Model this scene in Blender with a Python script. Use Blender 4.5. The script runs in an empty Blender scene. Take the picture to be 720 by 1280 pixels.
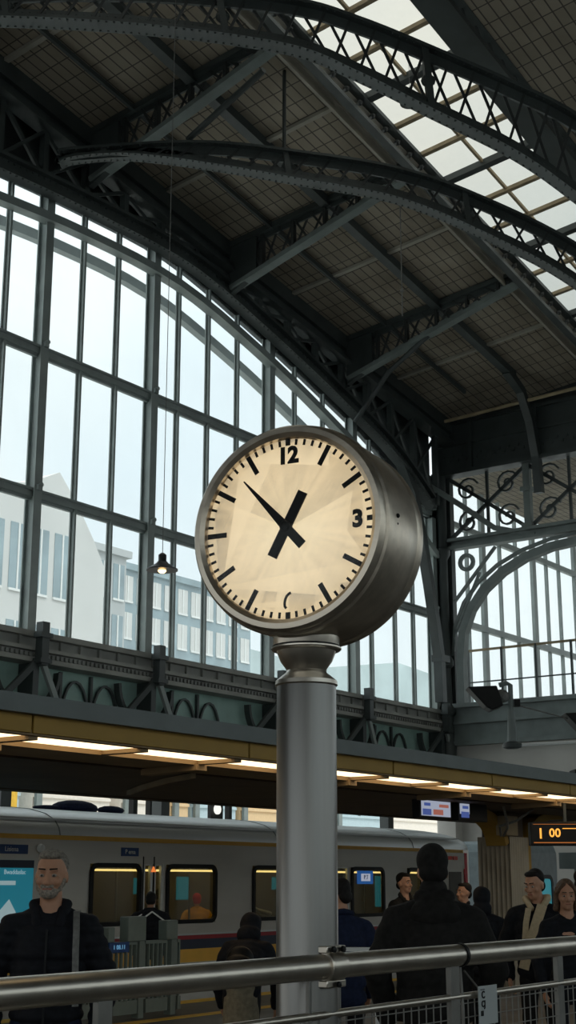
import bpy, bmesh, math, random
from mathutils import Vector, Matrix, Euler
random.seed(7)
PI = math.pi
sc = bpy.context.scene
COL = sc.collection

# ---------------------------------------------------------------- camera, sky, sun, exposure
EYE = 1.65
FPX = 1734.0
PITCH = math.radians(14.9)
cd = bpy.data.cameras.new('camera')
cd.sensor_fit = 'VERTICAL'
cd.sensor_height = 36.0
cd.lens = 36.0 * FPX / 1280.0
cd.clip_start = 0.05
cd.clip_end = 600
cam = bpy.data.objects.new('camera', cd)
COL.objects.link(cam)
cam.location = (0, 0, EYE)
cam.rotation_euler = (PI / 2 + PITCH, 0, 0)
sc.camera = cam

w = bpy.data.worlds.new('sky')
sc.world = w
w.use_nodes = True
nt = w.node_tree
nt.nodes.clear()
wo = nt.nodes.new('ShaderNodeOutputWorld')
bg = nt.nodes.new('ShaderNodeBackground')
tc = nt.nodes.new('ShaderNodeTexCoord')
sx = nt.nodes.new('ShaderNodeSeparateXYZ')
rp = nt.nodes.new('ShaderNodeValToRGB')
nz = nt.nodes.new('ShaderNodeTexNoise')
mxw = nt.nodes.new('ShaderNodeMix'); mxw.data_type = 'RGBA'
nt.links.new(tc.outputs['Generated'], sx.inputs[0])
nt.links.new(sx.outputs['Z'], rp.inputs[0])
e = rp.color_ramp.elements
e[0].position = 0.0; e[0].color = (0.86, 0.92, 0.92, 1)
e[1].position = 1.0; e[1].color = (1.0, 1.0, 0.97, 1)
q = e.new(0.45); q.color = (0.74, 0.88, 0.95, 1)
nz.inputs['Scale'].default_value = 3.0
nt.links.new(tc.outputs['Generated'], nz.inputs['Vector'])
cr = nt.nodes.new('ShaderNodeValToRGB')
cr.color_ramp.elements[0].position = 0.4; cr.color_ramp.elements[0].color = (0, 0, 0, 1)
cr.color_ramp.elements[1].position = 0.65; cr.color_ramp.elements[1].color = (1, 1, 1, 1)
nt.links.new(nz.outputs['Fac'], cr.inputs[0])
nt.links.new(cr.outputs[0], mxw.inputs['Factor'])
nt.links.new(rp.outputs[0], mxw.inputs['A'])
mxw.inputs['B'].default_value = (0.95, 1.0, 0.98, 1)
nt.links.new(mxw.outputs['Result'], bg.inputs[0])
SKY = 1.16
# overcast sky: brighter overhead than at the horizon
mr = nt.nodes.new('ShaderNodeMapRange')
mr.inputs['From Min'].default_value = 0.35; mr.inputs['From Max'].default_value = 0.9
mr.inputs['To Min'].default_value = SKY; mr.inputs['To Max'].default_value = SKY * 2.2
nt.links.new(sx.outputs['Z'], mr.inputs['Value'])
nt.links.new(mr.outputs[0], bg.inputs['Strength'])
nt.links.new(bg.outputs[0], wo.inputs[0])

sl = bpy.data.lights.new('sun', 'SUN')
sl.energy = 0.7; sl.angle = math.radians(8); sl.color = (1.0, 0.95, 0.87)
so = bpy.data.objects.new('sun', sl)
COL.objects.link(so)
so.location = (0, -30, 60)
so.rotation_euler = Vector((0.55, -0.50, 1.25)).to_track_quat('Z', 'Y').to_euler()

sc.view_settings.view_transform = 'Standard'
sc.view_settings.look = 'None'
sc.view_settings.gamma = 1.0
sc.view_settings.use_curve_mapping = False
sc.view_settings.exposure = 0.0
sc.cycles.max_bounces = 8
sc.cycles.transparent_max_bounces = 16
sc.cycles.use_denoising = True

# ---------------------------------------------------------------- frames: u runs along the tracks, v across them
TH = math.radians(35.7)
UU = Vector((math.sin(TH), math.cos(TH), 0))
VV = Vector((-math.cos(TH), math.sin(TH), 0))
ROT = PI / 2 - TH
def W(u, v, z): return UU * u + VV * v + Vector((0, 0, z))
MUV = Matrix.Rotation(ROT, 4, 'Z')
MXY = Matrix.Identity(4)

# ---------------------------------------------------------------- materials
def mat(name, col, rough=0.6, metal=0.0, var=0.12, scale=6.0, bump=0.0, stretch=None, spec=0.5, streak=0.0):
    m = bpy.data.materials.new(name); m.use_nodes = True
    n = m.node_tree.nodes; l = m.node_tree.links
    b = n['Principled BSDF']
    b.inputs['Roughness'].default_value = rough; b.inputs['Metallic'].default_value = metal
    b.inputs['Specular IOR Level'].default_value = spec
    t = n.new('ShaderNodeTexCoord'); mp = n.new('ShaderNodeMapping'); ns = n.new('ShaderNodeTexNoise')
    ns.inputs['Scale'].default_value = scale; ns.inputs['Detail'].default_value = 5
    if stretch: mp.inputs['Scale'].default_value = stretch
    l.new(t.outputs['Object'], mp.inputs[0]); l.new(mp.outputs[0], ns.inputs['Vector'])
    rmp = n.new('ShaderNodeValToRGB')
    rmp.color_ramp.elements[0].position = 0.3; rmp.color_ramp.elements[1].position = 0.7
    rmp.color_ramp.elements[0].color = (*[c * (1 - var) for c in col], 1)
    rmp.color_ramp.elements[1].color = (*[min(1, c * (1 + var)) for c in col], 1)
    l.new(ns.outputs['Fac'], rmp.inputs[0]); l.new(rmp.outputs[0], b.inputs['Base Color'])
    if bump:
        bp = n.new('ShaderNodeBump'); bp.inputs['Strength'].default_value = bump; bp.inputs['Distance'].default_value = 0.01
        l.new(ns.outputs['Fac'], bp.inputs['Height']); l.new(bp.outputs[0], b.inputs['Normal'])
    if streak:
        mr_ = n.new('ShaderNodeMapRange'); mr_.inputs['To Min'].default_value = max(0.05, rough - streak)
        mr_.inputs['To Max'].default_value = rough + streak
        l.new(ns.outputs['Fac'], mr_.inputs['Value']); l.new(mr_.outputs[0], b.inputs['Roughness'])
    return m
def emis(name, col, s=1.0, base=(0.02, 0.02, 0.02)):
    m = bpy.data.materials.new(name); m.use_nodes = True
    b = m.node_tree.nodes['Principled BSDF']
    b.inputs['Base Color'].default_value = (*base, 1); b.inputs['Roughness'].default_value = 0.5
    b.inputs['Emission Color'].default_value = (*col, 1); b.inputs['Emission Strength'].default_value = s
    return m
def glass(name, tint=(0.9, 0.95, 0.95), gloss=0.08, milk=0.0, milkcol=(0.8, 0.85, 0.85), rough=0.05):
    m = bpy.data.materials.new(name); m.use_nodes = True
    n = m.node_tree.nodes; l = m.node_tree.links; n.clear()
    o = n.new('ShaderNodeOutputMaterial'); tr = n.new('ShaderNodeBsdfTransparent'); gl = n.new('ShaderNodeBsdfGlossy')
    tr.inputs[0].default_value = (*tint, 1); gl.inputs['Roughness'].default_value = rough
    a = n.new('ShaderNodeMixShader'); a.inputs[0].default_value = gloss
    l.new(tr.outputs[0], a.inputs[1]); l.new(gl.outputs[0], a.inputs[2])
    if milk:
        d = n.new('ShaderNodeBsdfTranslucent'); d.inputs[0].default_value = (*milkcol, 1)
        df = n.new('ShaderNodeBsdfDiffuse'); df.inputs[0].default_value = (*milkcol, 1)
        ad = n.new('ShaderNodeMixShader'); ad.inputs[0].default_value = 0.5
        l.new(d.outputs[0], ad.inputs[1]); l.new(df.outputs[0], ad.inputs[2])
        ns = n.new('ShaderNodeTexNoise'); ns.inputs['Scale'].default_value = 0.6; ns.inputs['Detail'].default_value = 6
        t = n.new('ShaderNodeTexCoord'); l.new(t.outputs['Object'], ns.inputs['Vector'])
        mr_ = n.new('ShaderNodeMapRange'); mr_.inputs['To Min'].default_value = milk * 0.5; mr_.inputs['To Max'].default_value = milk * 1.5
        l.new(ns.outputs['Fac'], mr_.inputs['Value'])
        b = n.new('ShaderNodeMixShader'); l.new(mr_.outputs[0], b.inputs[0])
        l.new(a.outputs[0], b.inputs[1]); l.new(ad.outputs[0], b.inputs[2]); l.new(b.outputs[0], o.inputs[0])
    else:
        l.new(a.outputs[0], o.inputs[0])
    return m
def boards(name, c1, c2, line, bw, bh):
    m = mat(name, c1, 0.85, var=0.1)
    n = m.node_tree.nodes; l = m.node_tree.links; b = n['Principled BSDF']
    br = n.new('ShaderNodeTexBrick'); br.offset = 0.0
    t = n.new('ShaderNodeTexCoord'); l.new(t.outputs['Object'], br.inputs['Vector'])
    br.inputs['Color1'].default_value = (*c1, 1); br.inputs['Color2'].default_value = (*c2, 1); br.inputs['Mortar'].default_value = (*line, 1)
    br.inputs['Scale'].default_value = 1.0; br.inputs['Brick Width'].default_value = bw; br.inputs['Row Height'].default_value = bh
    br.inputs['Mortar Size'].default_value = 0.02; br.inputs['Bias'].default_value = 0.0
    ns = n.new('ShaderNodeTexNoise'); ns.inputs['Scale'].default_value = 0.5; ns.inputs['Detail'].default_value = 8
    l.new(t.outputs['Object'], ns.inputs['Vector'])
    mx = n.new('ShaderNodeMix'); mx.data_type = 'RGBA'; mx.blend_type = 'MULTIPLY'; mx.inputs['Factor'].default_value = 0.8
    r = n.new('ShaderNodeValToRGB'); r.color_ramp.elements[0].position = 0.3; r.color_ramp.elements[1].position = 0.65
    r.color_ramp.elements[0].color = (0.55, 0.52, 0.48, 1); r.color_ramp.elements[1].color = (1, 1, 1, 1)
    l.new(ns.outputs['Fac'], r.inputs[0]); l.new(br.outputs['Color'], mx.inputs['A']); l.new(r.outputs[0], mx.inputs['B'])
    l.new(mx.outputs['Result'], b.inputs['Base Color'])
    return m
M = {}
M['steel'] = mat('painted_ironwork', (0.044, 0.054, 0.053), 0.45, 0.0, 0.25, 1.2, 0.15)
M['steel_light'] = mat('pale_green_ironwork', (0.165, 0.195, 0.188), 0.5, 0.0, 0.2, 1.5, 0.15)
M['steel_dark'] = mat('dark_ironwork', (0.032, 0.037, 0.037), 0.55, 0.0, 0.3, 1.5, 0.2)  # darkest of the ironwork tones
M['green'] = mat('green_panel', (0.32, 0.48, 0.43), 0.5, 0, 0.15, 2)
M['mullion'] = mat('window_ironwork', (0.27, 0.31, 0.30), 0.45, 0, 0.15, 1.5)
M['boards'] = boards('roof_boards', (0.345, 0.30, 0.235), (0.29, 0.255, 0.20), (0.09, 0.08, 0.065), 0.62, 0.30)
M['boardbeam'] = mat('roof_timber', (0.33, 0.31, 0.26), 0.7, 0, 0.2, 1, 0.1)
M['timber'] = mat('pale_timber', (0.34, 0.27, 0.17), 0.7, 0, 0.25, 2, 0.1)
M['plaster'] = mat('plaster', (0.50, 0.49, 0.46), 0.9, 0, 0.08, 0.8)
M['cornice'] = mat('grey_cornice', (0.27, 0.275, 0.255), 0.6, 0, 0.2, 1.3, 0.2)
M['wpane'] = glass('window_glass', (0.97, 0.99, 0.995), 0.02, 0.07, (0.85, 0.93, 0.95))
M['skypane'] = glass('grimy_roof_glass', (0.50, 0.49, 0.45), 0.03, 0.30, (0.75, 0.72, 0.64))
M['brushed'] = mat('brushed_steel', (0.215, 0.21, 0.20), 0.33, 1.0, 0.06, 40, 0.02, (1, 1, 0.05), streak=0.05)
M['bronze'] = mat('dark_brushed_metal', (0.60, 0.53, 0.44), 0.36, 1.0, 0.10, 30, 0.02, (0.1, 1, 1), streak=0.07)
M['rail'] = mat('worn_rail_steel', (0.58, 0.53, 0.46), 0.30, 1.0, 0.12, 8, 0.02, streak=0.06)
M['railpost'] = mat('grey_post_steel', (0.22, 0.215, 0.20), 0.5, 0.8, 0.15, 8)
M['black'] = mat('black_paint', (0.012, 0.012, 0.012), 0.5)
M['dial'] = emis('lit_dial', (1, 0.85, 0.6), 1.0, (0.7, 0.65, 0.5))
M['gutter'] = mat('grey_fascia', (0.16, 0.185, 0.185), 0.6, 0, 0.1, 3, 0.1)
M['ochre'] = mat('ochre_panel', (0.36, 0.215, 0.035), 0.6, 0, 0.08, 2)
M['soffit'] = mat('shaded_brown_soffit', (0.085, 0.06, 0.042), 0.7, 0, 0.2, 2)  # darker copy of the soffit colour, with its shade painted in
M['soffit_lit'] = mat('lit_tan_soffit', (0.27, 0.19, 0.10), 0.7, 0, 0.2, 2)  # lighter copy of the soffit colour, lit tone painted in
M['tube'] = emis('lamp_diffuser', (1.0, 0.74, 0.44), 2.2, (0.8, 0.8, 0.8))
M['train'] = mat('train_steel', (0.56, 0.535, 0.49), 0.42, 0.6, 0.08, 0.9, 0.0, (1, 1, 3), streak=0.05)
M['train_roof'] = mat('train_roof_metal', (0.66, 0.68, 0.68), 0.35, 0.6, 0.12, 1.2, 0.0, (0.2, 1, 6), streak=0.08)
M['train_yel'] = mat('train_ochre_band', (0.75, 0.42, 0.06), 0.45, 0, 0.05)
M['train_red'] = mat('train_red_band', (0.30, 0.02, 0.03), 0.45, 0, 0.05)
M['train_navy'] = mat('train_navy_band', (0.02, 0.03, 0.06), 0.45, 0, 0.05)
M['train_white'] = mat('train_pale_skirt', (0.5, 0.48, 0.44), 0.5, 0, 0.05)
M['rubber'] = mat('black_rubber', (0.012, 0.013, 0.014), 0.45)
M['tglass'] = glass('train_glass', (0.62, 0.66, 0.62), 0.10)
M['tlight'] = emis('train_ceiling_light', (1.0, 0.66, 0.24), 3.0)
M['tint'] = mat('train_inner_wall', (0.12, 0.11, 0.095), 0.6, 0, 0.2, 2)
M['teal'] = emis('teal_glow', (0.05, 0.35, 0.42), 0.42)
M['skin'] = mat('skin', (0.50, 0.26, 0.16), 0.55, 0, 0.08, 20)
M['jacket'] = mat('black_jacket_cloth', (0.011, 0.012, 0.016), 0.75, 0, 0.3, 30, 0.1)
M['jacket2'] = mat('charcoal_coat_cloth', (0.016, 0.015, 0.014), 0.85, 0, 0.3, 30, 0.1)
M['navy'] = mat('navy_cloth', (0.012, 0.018, 0.045), 0.8, 0, 0.3, 30)
M['beige'] = mat('beige_cloth', (0.22, 0.19, 0.13), 0.85, 0, 0.25, 25, 0.2)
M['cream'] = mat('cream_scarf_cloth', (0.55, 0.44, 0.28), 0.85, 0, 0.1, 40, 0.3)
M['yellow'] = mat('yellow_cloth', (0.80, 0.42, 0.03), 0.8, 0, 0.2, 6)
M['red'] = mat('red_cloth', (0.65, 0.03, 0.02), 0.8, 0, 0.1)
M['greyhair'] = mat('grey_hair', (0.20, 0.18, 0.15), 0.8, 0, 0.5, 60, 0.4)
M['darkhair'] = mat('dark_hair', (0.012, 0.010, 0.009), 0.6, 0, 0.4, 60, 0.3)
M['brownhair'] = mat('brown_hair', (0.11, 0.065, 0.036), 0.6, 0, 0.4, 60, 0.3)
M['beard'] = mat('grey_beard', (0.27, 0.23, 0.19), 0.9, 0, 0.5, 90, 0.4)
M['eyewhite'] = mat('eye_white', (0.35, 0.32, 0.28), 0.3)
M['iris'] = mat('iris', (0.02, 0.013, 0.01), 0.3)
M['lip'] = mat('lip', (0.36, 0.13, 0.09), 0.6)
M['strap'] = mat('grey_strap', (0.16, 0.16, 0.15), 0.6, 0, 0.3, 40)
M['sign_blue'] = mat('blue_sign', (0.01, 0.05, 0.18), 0.4)
M['white'] = mat('white_paint', (0.75, 0.76, 0.74), 0.6, 0, 0.05)
M['floor'] = mat('platform_paving', (0.13, 0.12, 0.105), 0.7, 0, 0.2, 1.5, 0.1)
M['ballast'] = mat('track_bed', (0.05, 0.045, 0.04), 0.95, 0, 0.5, 20, 0.5)
M['yline'] = mat('yellow_line_paint', (0.75, 0.45, 0.04), 0.6)
M['fence'] = mat('grey_green_gate', (0.16, 0.19, 0.165), 0.55, 0, 0.1)
M['fluted'] = mat('fluted_column_metal', (0.30, 0.26, 0.20), 0.5, 0.5, 0.15, 3)
M['led'] = emis('amber_digits', (1.0, 0.42, 0.06), 1.3)
M['screen'] = emis('lit_screen', (0.55, 0.60, 0.75), 0.55)
M['screen_b'] = emis('blue_screen_block', (0.10, 0.16, 0.5), 0.5)
M['screen_r'] = emis('red_screen_block', (0.6, 0.2, 0.15), 0.5)
M['lampshade'] = mat('lamp_enamel', (0.05, 0.055, 0.055), 0.35, 0.3)
M['lampin'] = mat('lamp_inner_copper', (0.55, 0.30, 0.10), 0.4, 0.3)
M['bulb'] = emis('bulb', (1.0, 0.62, 0.25), 9.0)
M['bld1'] = mat('pale_facade', (0.62, 0.62, 0.60), 0.8, 0, 0.06, 0.2)
M['bld2'] = mat('grey_facade', (0.46, 0.48, 0.48), 0.8, 0, 0.08, 0.2)
M['bldglass'] = mat('facade_glass', (0.26, 0.34, 0.37), 0.25, 0, 0.2, 0.4)
M['hill'] = mat('hazy_hillside', (0.42, 0.50, 0.50), 0.95, 0, 0.25, 0.08)
M['shop1'] = mat('cream_facade', (0.80, 0.74, 0.66), 0.8, 0, 0.05)
M['shop2'] = mat('ochre_facade', (0.72, 0.52, 0.30), 0.8, 0, 0.05)
M['shop3'] = mat('blue_grey_facade', (0.46, 0.58, 0.62), 0.8, 0, 0.05)
M['trail'] = mat('pale_blue_carriage', (0.30, 0.37, 0.40), 0.45, 0.1)

for k_ in ('jacket', 'jacket2', 'navy', 'black', 'darkhair', 'rubber'): M[k_].node_tree.nodes['Principled BSDF'].inputs['Specular IOR Level'].default_value = 0.18

# ---------------------------------------------------------------- mesh building
class MB:
    """Collects world-space geometry; shapes are given in the frame's own coordinates."""
    def __init__(s, frame=MUV): s.v = []; s.f = []; s.m = frame
    def add(s, vs, fs):
        b = len(s.v); s.v += [s.m @ Vector(p) for p in vs]; s.f += [[b + i for i in f] for f in fs]
        return s
    def box(s, a, b):
        (x0, y0, z0), (x1, y1, z1) = a, b
        return s.add([(x0, y0, z0), (x1, y0, z0), (x1, y1, z0), (x0, y1, z0), (x0, y0, z1), (x1, y0, z1), (x1, y1, z1), (x0, y1, z1)],
                     [(0, 3, 2, 1), (4, 5, 6, 7), (0, 1, 5, 4), (1, 2, 6, 5), (2, 3, 7, 6), (3, 0, 4, 7)])
    def cbox(s, c, d): return s.box([c[i] - d[i] / 2 for i in range(3)], [c[i] + d[i] / 2 for i in range(3)])
    def sweep(s, pts, wid, hgt, side, closed=False):
        """rectangular bar along pts; wid measured along side, hgt across both"""
        pts = [Vector(p) for p in pts]; sd = Vector(side).normalized(); n = len(pts); vs = []
        for i, p in enumerate(pts):
            if closed: t = pts[(i + 1) % n] - pts[i - 1]
            else: t = pts[min(i + 1, n - 1)] - pts[max(i - 1, 0)]
            t.normalize(); s2 = sd - t * sd.dot(t)
            if s2.length < 1e-4: s2 = t.orthogonal()
            s2.normalize(); up = t.cross(s2)
            for a, b in ((-1, -1), (1, -1), (1, 1), (-1, 1)): vs.append(p + s2 * (a * wid / 2) + up * (b * hgt / 2))
        fs = []
        for i in range(n if closed else n - 1):
            j = (i + 1) % n
            for k in range(4): fs.append((i * 4 + k, i * 4 + (k + 1) % 4, j * 4 + (k + 1) % 4, j * 4 + k))
        if not closed: fs += [(3, 2, 1, 0), tuple((n - 1) * 4 + k for k in range(4))]
        return s.add(vs, fs)
    def bar(s, a, b, wid, hgt, side): return s.sweep([a, b], wid, hgt, side)
    def tube(s, pts, r, n=10, caps=True):
        pts = [Vector(p) for p in pts]; R = r if isinstance(r, (list, tuple)) else [r] * len(pts); vs = []; prev = None
        for i, p in enumerate(pts):
            t = (pts[min(i + 1, len(pts) - 1)] - pts[max(i - 1, 0)]).normalized()
            if prev is None: a = t.orthogonal().normalized()
            else:
                a = prev - t * prev.dot(t); a.normalize()
            prev = a; b = t.cross(a)
            for k in range(n):
                an = 2 * PI * k / n; vs.append(p + (a * math.cos(an) + b * math.sin(an)) * R[i])
        fs = []
        for i in range(len(pts) - 1):
            for k in range(n): fs.append((i * n + k, i * n + (k + 1) % n, (i + 1) * n + (k + 1) % n, (i + 1) * n + k))
        if caps: fs += [tuple(range(n))[::-1], tuple((len(pts) - 1) * n + k for k in range(n))]
        return s.add(vs, fs)
    def lathe(s, prof, c=(0, 0, 0), axis=(0, 0, 1), n=48, flute=0, fl=0.0):
        """prof: (radius, height along axis)"""
        ax = Vector(axis).normalized(); a = ax.orthogonal().normalized(); b = ax.cross(a); c = Vector(c); vs = []
        for r, h in prof:
            for k in range(n):
                an = 2 * PI * k / n; rr = r * (1 + (fl * math.cos(flute * an) if flute else 0))
                vs.append(c + ax * h + (a * math.cos(an) + b * math.sin(an)) * rr)
        fs = []
        for i in range(len(prof) - 1):
            for k in range(n): fs.append((i * n + k, i * n + (k + 1) % n, (i + 1) * n + (k + 1) % n, (i + 1) * n + k))
        if prof[0][0] > 1e-5: fs.append(tuple(range(n))[::-1])
        if prof[-1][0] > 1e-5: fs.append(tuple((len(prof) - 1) * n + k for k in range(n)))
        return s.add(vs, fs)
    def prism(s, poly, off):
        """poly: 3-D points of a flat outline; off: extrusion vector"""
        n = len(poly); o = Vector(off)
        return s.add([Vector(p) for p in poly] + [Vector(p) + o for p in poly],
                     [tuple(range(n))[::-1], tuple(range(n, 2 * n))] + [(i, (i + 1) % n, n + (i + 1) % n, n + i) for i in range(n)])
    def ball(s, c, r, seg=16, rings=10, rot=None):
        r = r if isinstance(r, (list, tuple)) else (r, r, r); c = Vector(c); vs = []; fs = []
        R = rot.to_matrix() if rot else None
        for i in range(rings + 1):
            th = PI * i / rings
            for k in range(seg):
                ph = 2 * PI * k / seg
                p = Vector((r[0] * math.sin(th) * math.cos(ph), r[1] * math.sin(th) * math.sin(ph), r[2] * math.cos(th)))
                vs.append(c + (R @ p if R else p))
        for i in range(rings):
            for k in range(seg): fs.append((i * seg + k, (i + 1) * seg + k, (i + 1) * seg + (k + 1) % seg, i * seg + (k + 1) % seg))
        return s.add(vs, fs)
    def pill(s, a, b, ra, rb, n=14):
        """closed tapered capsule"""
        a = Vector(a); b = Vector(b); t = (b - a).normalized(); pts = []; R = []
        for k in range(5):
            an = PI / 2 * k / 5; pts.append(a - t * ra * math.cos(an)); R.append(max(1e-3, ra * math.sin(an)))
        pts.append(a); R.append(ra); pts.append(b); R.append(rb)
        for k in range(1, 6):
            an = PI / 2 * k / 5; pts.append(b + t * rb * math.sin(an)); R.append(max(1e-3, rb * math.cos(an)))
        return s.tube(pts, R, n)
    def loft(s, rings, n=24):
        """rings: (z, rx, ry, cx, cy) ellipses, closed ends"""
        vs = []; fs = []
        for z, rx, ry, cx, cy in rings:
            for k in range(n):
                an = 2 * PI * k / n; vs.append((cx + rx * math.cos(an), cy + ry * math.sin(an), z))
        for i in range(len(rings) - 1):
            for k in range(n): fs.append((i * n + k, i * n + (k + 1) % n, (i + 1) * n + (k + 1) % n, (i + 1) * n + k))
        fs += [tuple(range(n))[::-1], tuple((len(rings) - 1) * n + k for k in range(n))]
        return s.add(vs, fs)

WM = {}
def empty(name, m):
    o = bpy.data.objects.new(name, None); COL.objects.link(o); o.matrix_world = m; o.empty_display_size = 0.1
    o.location = m.to_translation(); o.rotation_euler = m.to_euler(); WM[o] = m.copy(); return o
def tag(o, label, cat, group=None, kind=None):
    if label: o['label'] = label
    if cat: o['category'] = cat
    if group: o['group'] = group
    if kind: o['kind'] = kind
    return o
def build(mb, name, m, parent=None, smooth=False, bevel=0.0, origin=None):
    if parent is not None: wm = WM[parent]
    else:
        if origin is None:
            xs = [p.x for p in mb.v]; ys = [p.y for p in mb.v]; zs = [p.z for p in mb.v]
            c = Vector(((min(xs) + max(xs)) / 2, (min(ys) + max(ys)) / 2, min(zs)))
        else: c = mb.m @ Vector(origin)
        wm = Matrix.Translation(c) @ mb.m.to_3x3().normalized().to_4x4()
    inv = wm.inverted()
    me = bpy.data.meshes.new(name)
    me.from_pydata([inv @ p for p in mb.v], [], mb.f); me.validate()
    bm = bmesh.new(); bm.from_mesh(me); bmesh.ops.recalc_face_normals(bm, faces=bm.faces); bm.to_mesh(me); bm.free()
    me.materials.append(M[m] if isinstance(m, str) else m)
    if smooth:
        me.polygons.foreach_set('use_smooth', [True] * len(me.polygons))
        me.set_sharp_from_angle(angle=math.radians(40))
    o = bpy.data.objects.new(name, me); COL.objects.link(o)
    if parent is not None: o.parent = parent
    else: o.location = wm.to_translation(); o.rotation_euler = wm.to_euler()
    WM[o] = wm.copy()
    if bevel:
        b = o.modifiers.new('bevel', 'BEVEL'); b.width = bevel; b.segments = 2; b.limit_method = 'ANGLE'
    return o
def root_uv(name, u, v, z, label=None, cat=None, group=None, kind=None):
    o = empty(name, Matrix.Translation(W(u, v, z)) @ MUV); return tag(o, label, cat, group, kind)
def root_xy(name, x, y, z, rz, label=None, cat=None, group=None, kind=None):
    o = empty(name, Matrix.Translation((x, y, z)) @ Matrix.Rotation(rz, 4, 'Z')); return tag(o, label, cat, group, kind)
def L(o): return WM[o]
def dup(o, m, label=None):
    r = o.copy(); COL.objects.link(r); r.location = m.to_translation(); r.rotation_euler = m.to_euler(); WM[r] = m
    if label: r['label'] = label
    def rec(src, dst):
        for ch in [c for c in kids.get(src, [])]:
            c = ch.copy(); COL.objects.link(c); c.parent = dst; rec(ch, c)
    kids = {}
    for x in list(COL.objects):
        if x.parent: kids.setdefault(x.parent, []).append(x)
    rec(o, r); return r
def text_mb(s, body, size, origin, right, up, depth=0.004, thick=0.0):
    """adds extruded lettering to the collection s"""
    cu = bpy.data.curves.new('lettering', 'FONT'); cu.body = body; cu.size = size; cu.extrude = depth; cu.offset = thick
    cu.align_x = 'CENTER'; cu.align_y = 'CENTER'; cu.resolution_u = 3
    ob = bpy.data.objects.new('lettering', cu); COL.objects.link(ob)
    dg = bpy.context.evaluated_depsgraph_get(); me = bpy.data.meshes.new_from_object(ob.evaluated_get(dg))
    r = Vector(right).normalized(); u_ = Vector(up).normalized(); n = r.cross(u_); o = Vector(origin)
    s.add([o + r * p.co.x + u_ * p.co.y + n * p.co.z for p in me.vertices], [tuple(f.vertices) for f in me.polygons])
    bpy.data.objects.remove(ob); bpy.data.curves.remove(cu); bpy.data.meshes.remove(me)
    return s

# ================================================================ THE HALL
def roofz(u, v): return 19.0 + 0.15 * (46.1 - u) + 0.12 * (26.0 - v)
U0, U1 = -22.0, 46.1
# ground
b = MB(); b.box((U0, -16, -0.4), (75, 13.45, 0.0)); o = build(b, 'floor', 'floor'); tag(o, 'grey paved station platform floor', None, kind='structure')
b = MB(); b.box((U0, 13.45, -1.3), (75, 30, -1.0)); b.box((U0, 13.45, -1.0), (75, 13.6, -0.42)); o = build(b, 'floor_track_bed', 'ballast'); tag(o, 'dark sunken track bed beside the platform', None, kind='structure')
b = MB(); b.box((-60, 30, -1.3), (140, 140, -1.0)); o = build(b, 'floor_street', 'plaster'); tag(o, 'street ground outside the hall', None, kind='structure')
b = MB(); b.box((U0, 11.75, 0.0), (60, 11.95, 0.006)); o = build(b, 'trim_1', 'yline'); tag(o, 'yellow safety line painted along the platform', None, kind='structure')
b = MB(); b.box((U0, 13.1, 0.0), (60, 13.4, 0.006)); o = build(b, 'trim_2', 'yline'); tag(o, 'yellow band painted at the platform edge', None, kind='structure')
# roof boards either side of the rooflight
def roof_slab(name, u0, u1, v0, v1, label):
    b = MB(); t = 0.25
    b.add([(u0, v0, roofz(u0, v0)), (u1, v0, roofz(u1, v0)), (u1, v1, roofz(u1, v1)), (u0, v1, roofz(u0, v1)),
           (u0, v0, roofz(u0, v0) + t), (u1, v0, roofz(u1, v0) + t), (u1, v1, roofz(u1, v1) + t), (u0, v1, roofz(u0, v1) + t)],
          [(0, 1, 2, 3), (4, 7, 6, 5), (0, 4, 5, 1), (1, 5, 6, 2), (2, 6, 7, 3), (3, 7, 4, 0)])
    o = build(b, name, 'boards', origin=(0, 0, 0)); return tag(o, label, None, kind='structure')
roof_slab('ceiling', U0, U1 + .3, 18.45, 27.2, 'dark timber boarded roof slope between window wall and rooflight')
roof_slab('ceiling_far_slope', U0, U1 + .3, -16.2, 14.55, 'dark timber boarded roof slope beyond the rooflight')
# rooflight
sk = root_uv('window_3', 0, 16.5, 20, 'long glazed rooflight strip running the length of the roof', None, kind='structure')
b = MB()
b.add([(U0, 14.5, roofz(U0, 14.5) + .28), (U1, 14.5, roofz(U1, 14.5) + .28), (U1, 18.5, roofz(U1, 18.5) + .28), (U0, 18.5, roofz(U0, 18.5) + .28)], [(0, 1, 2, 3)])
build(b, 'roof_glass', 'skypane', sk)
u = 3.0; k = 0
while u < 46:
    b = MB(); wd = 0.26 if k % 3 == 0 else 0.16
    z0, z1 = roofz(u, 14.5) + .16, roofz(u, 18.5) + .16
    b.bar((u, 14.5, z0), (u, 18.5, z1), wd, 0.2 if k % 3 == 0 else .12, (1, 0, 0)); build(b, 'glazing_bar', 'timber' if k % 3 else 'steel', sk)
    u += 1.45; k += 1
for v in (15.4, 16.9):
    b = MB(); b.bar((U0, v, roofz(U0, v) + .2), (U1, v, roofz(U1, v) + .2), .08, .1, (0, 1, 0)); build(b, 'glazing_bar', 'timber', sk)

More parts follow.
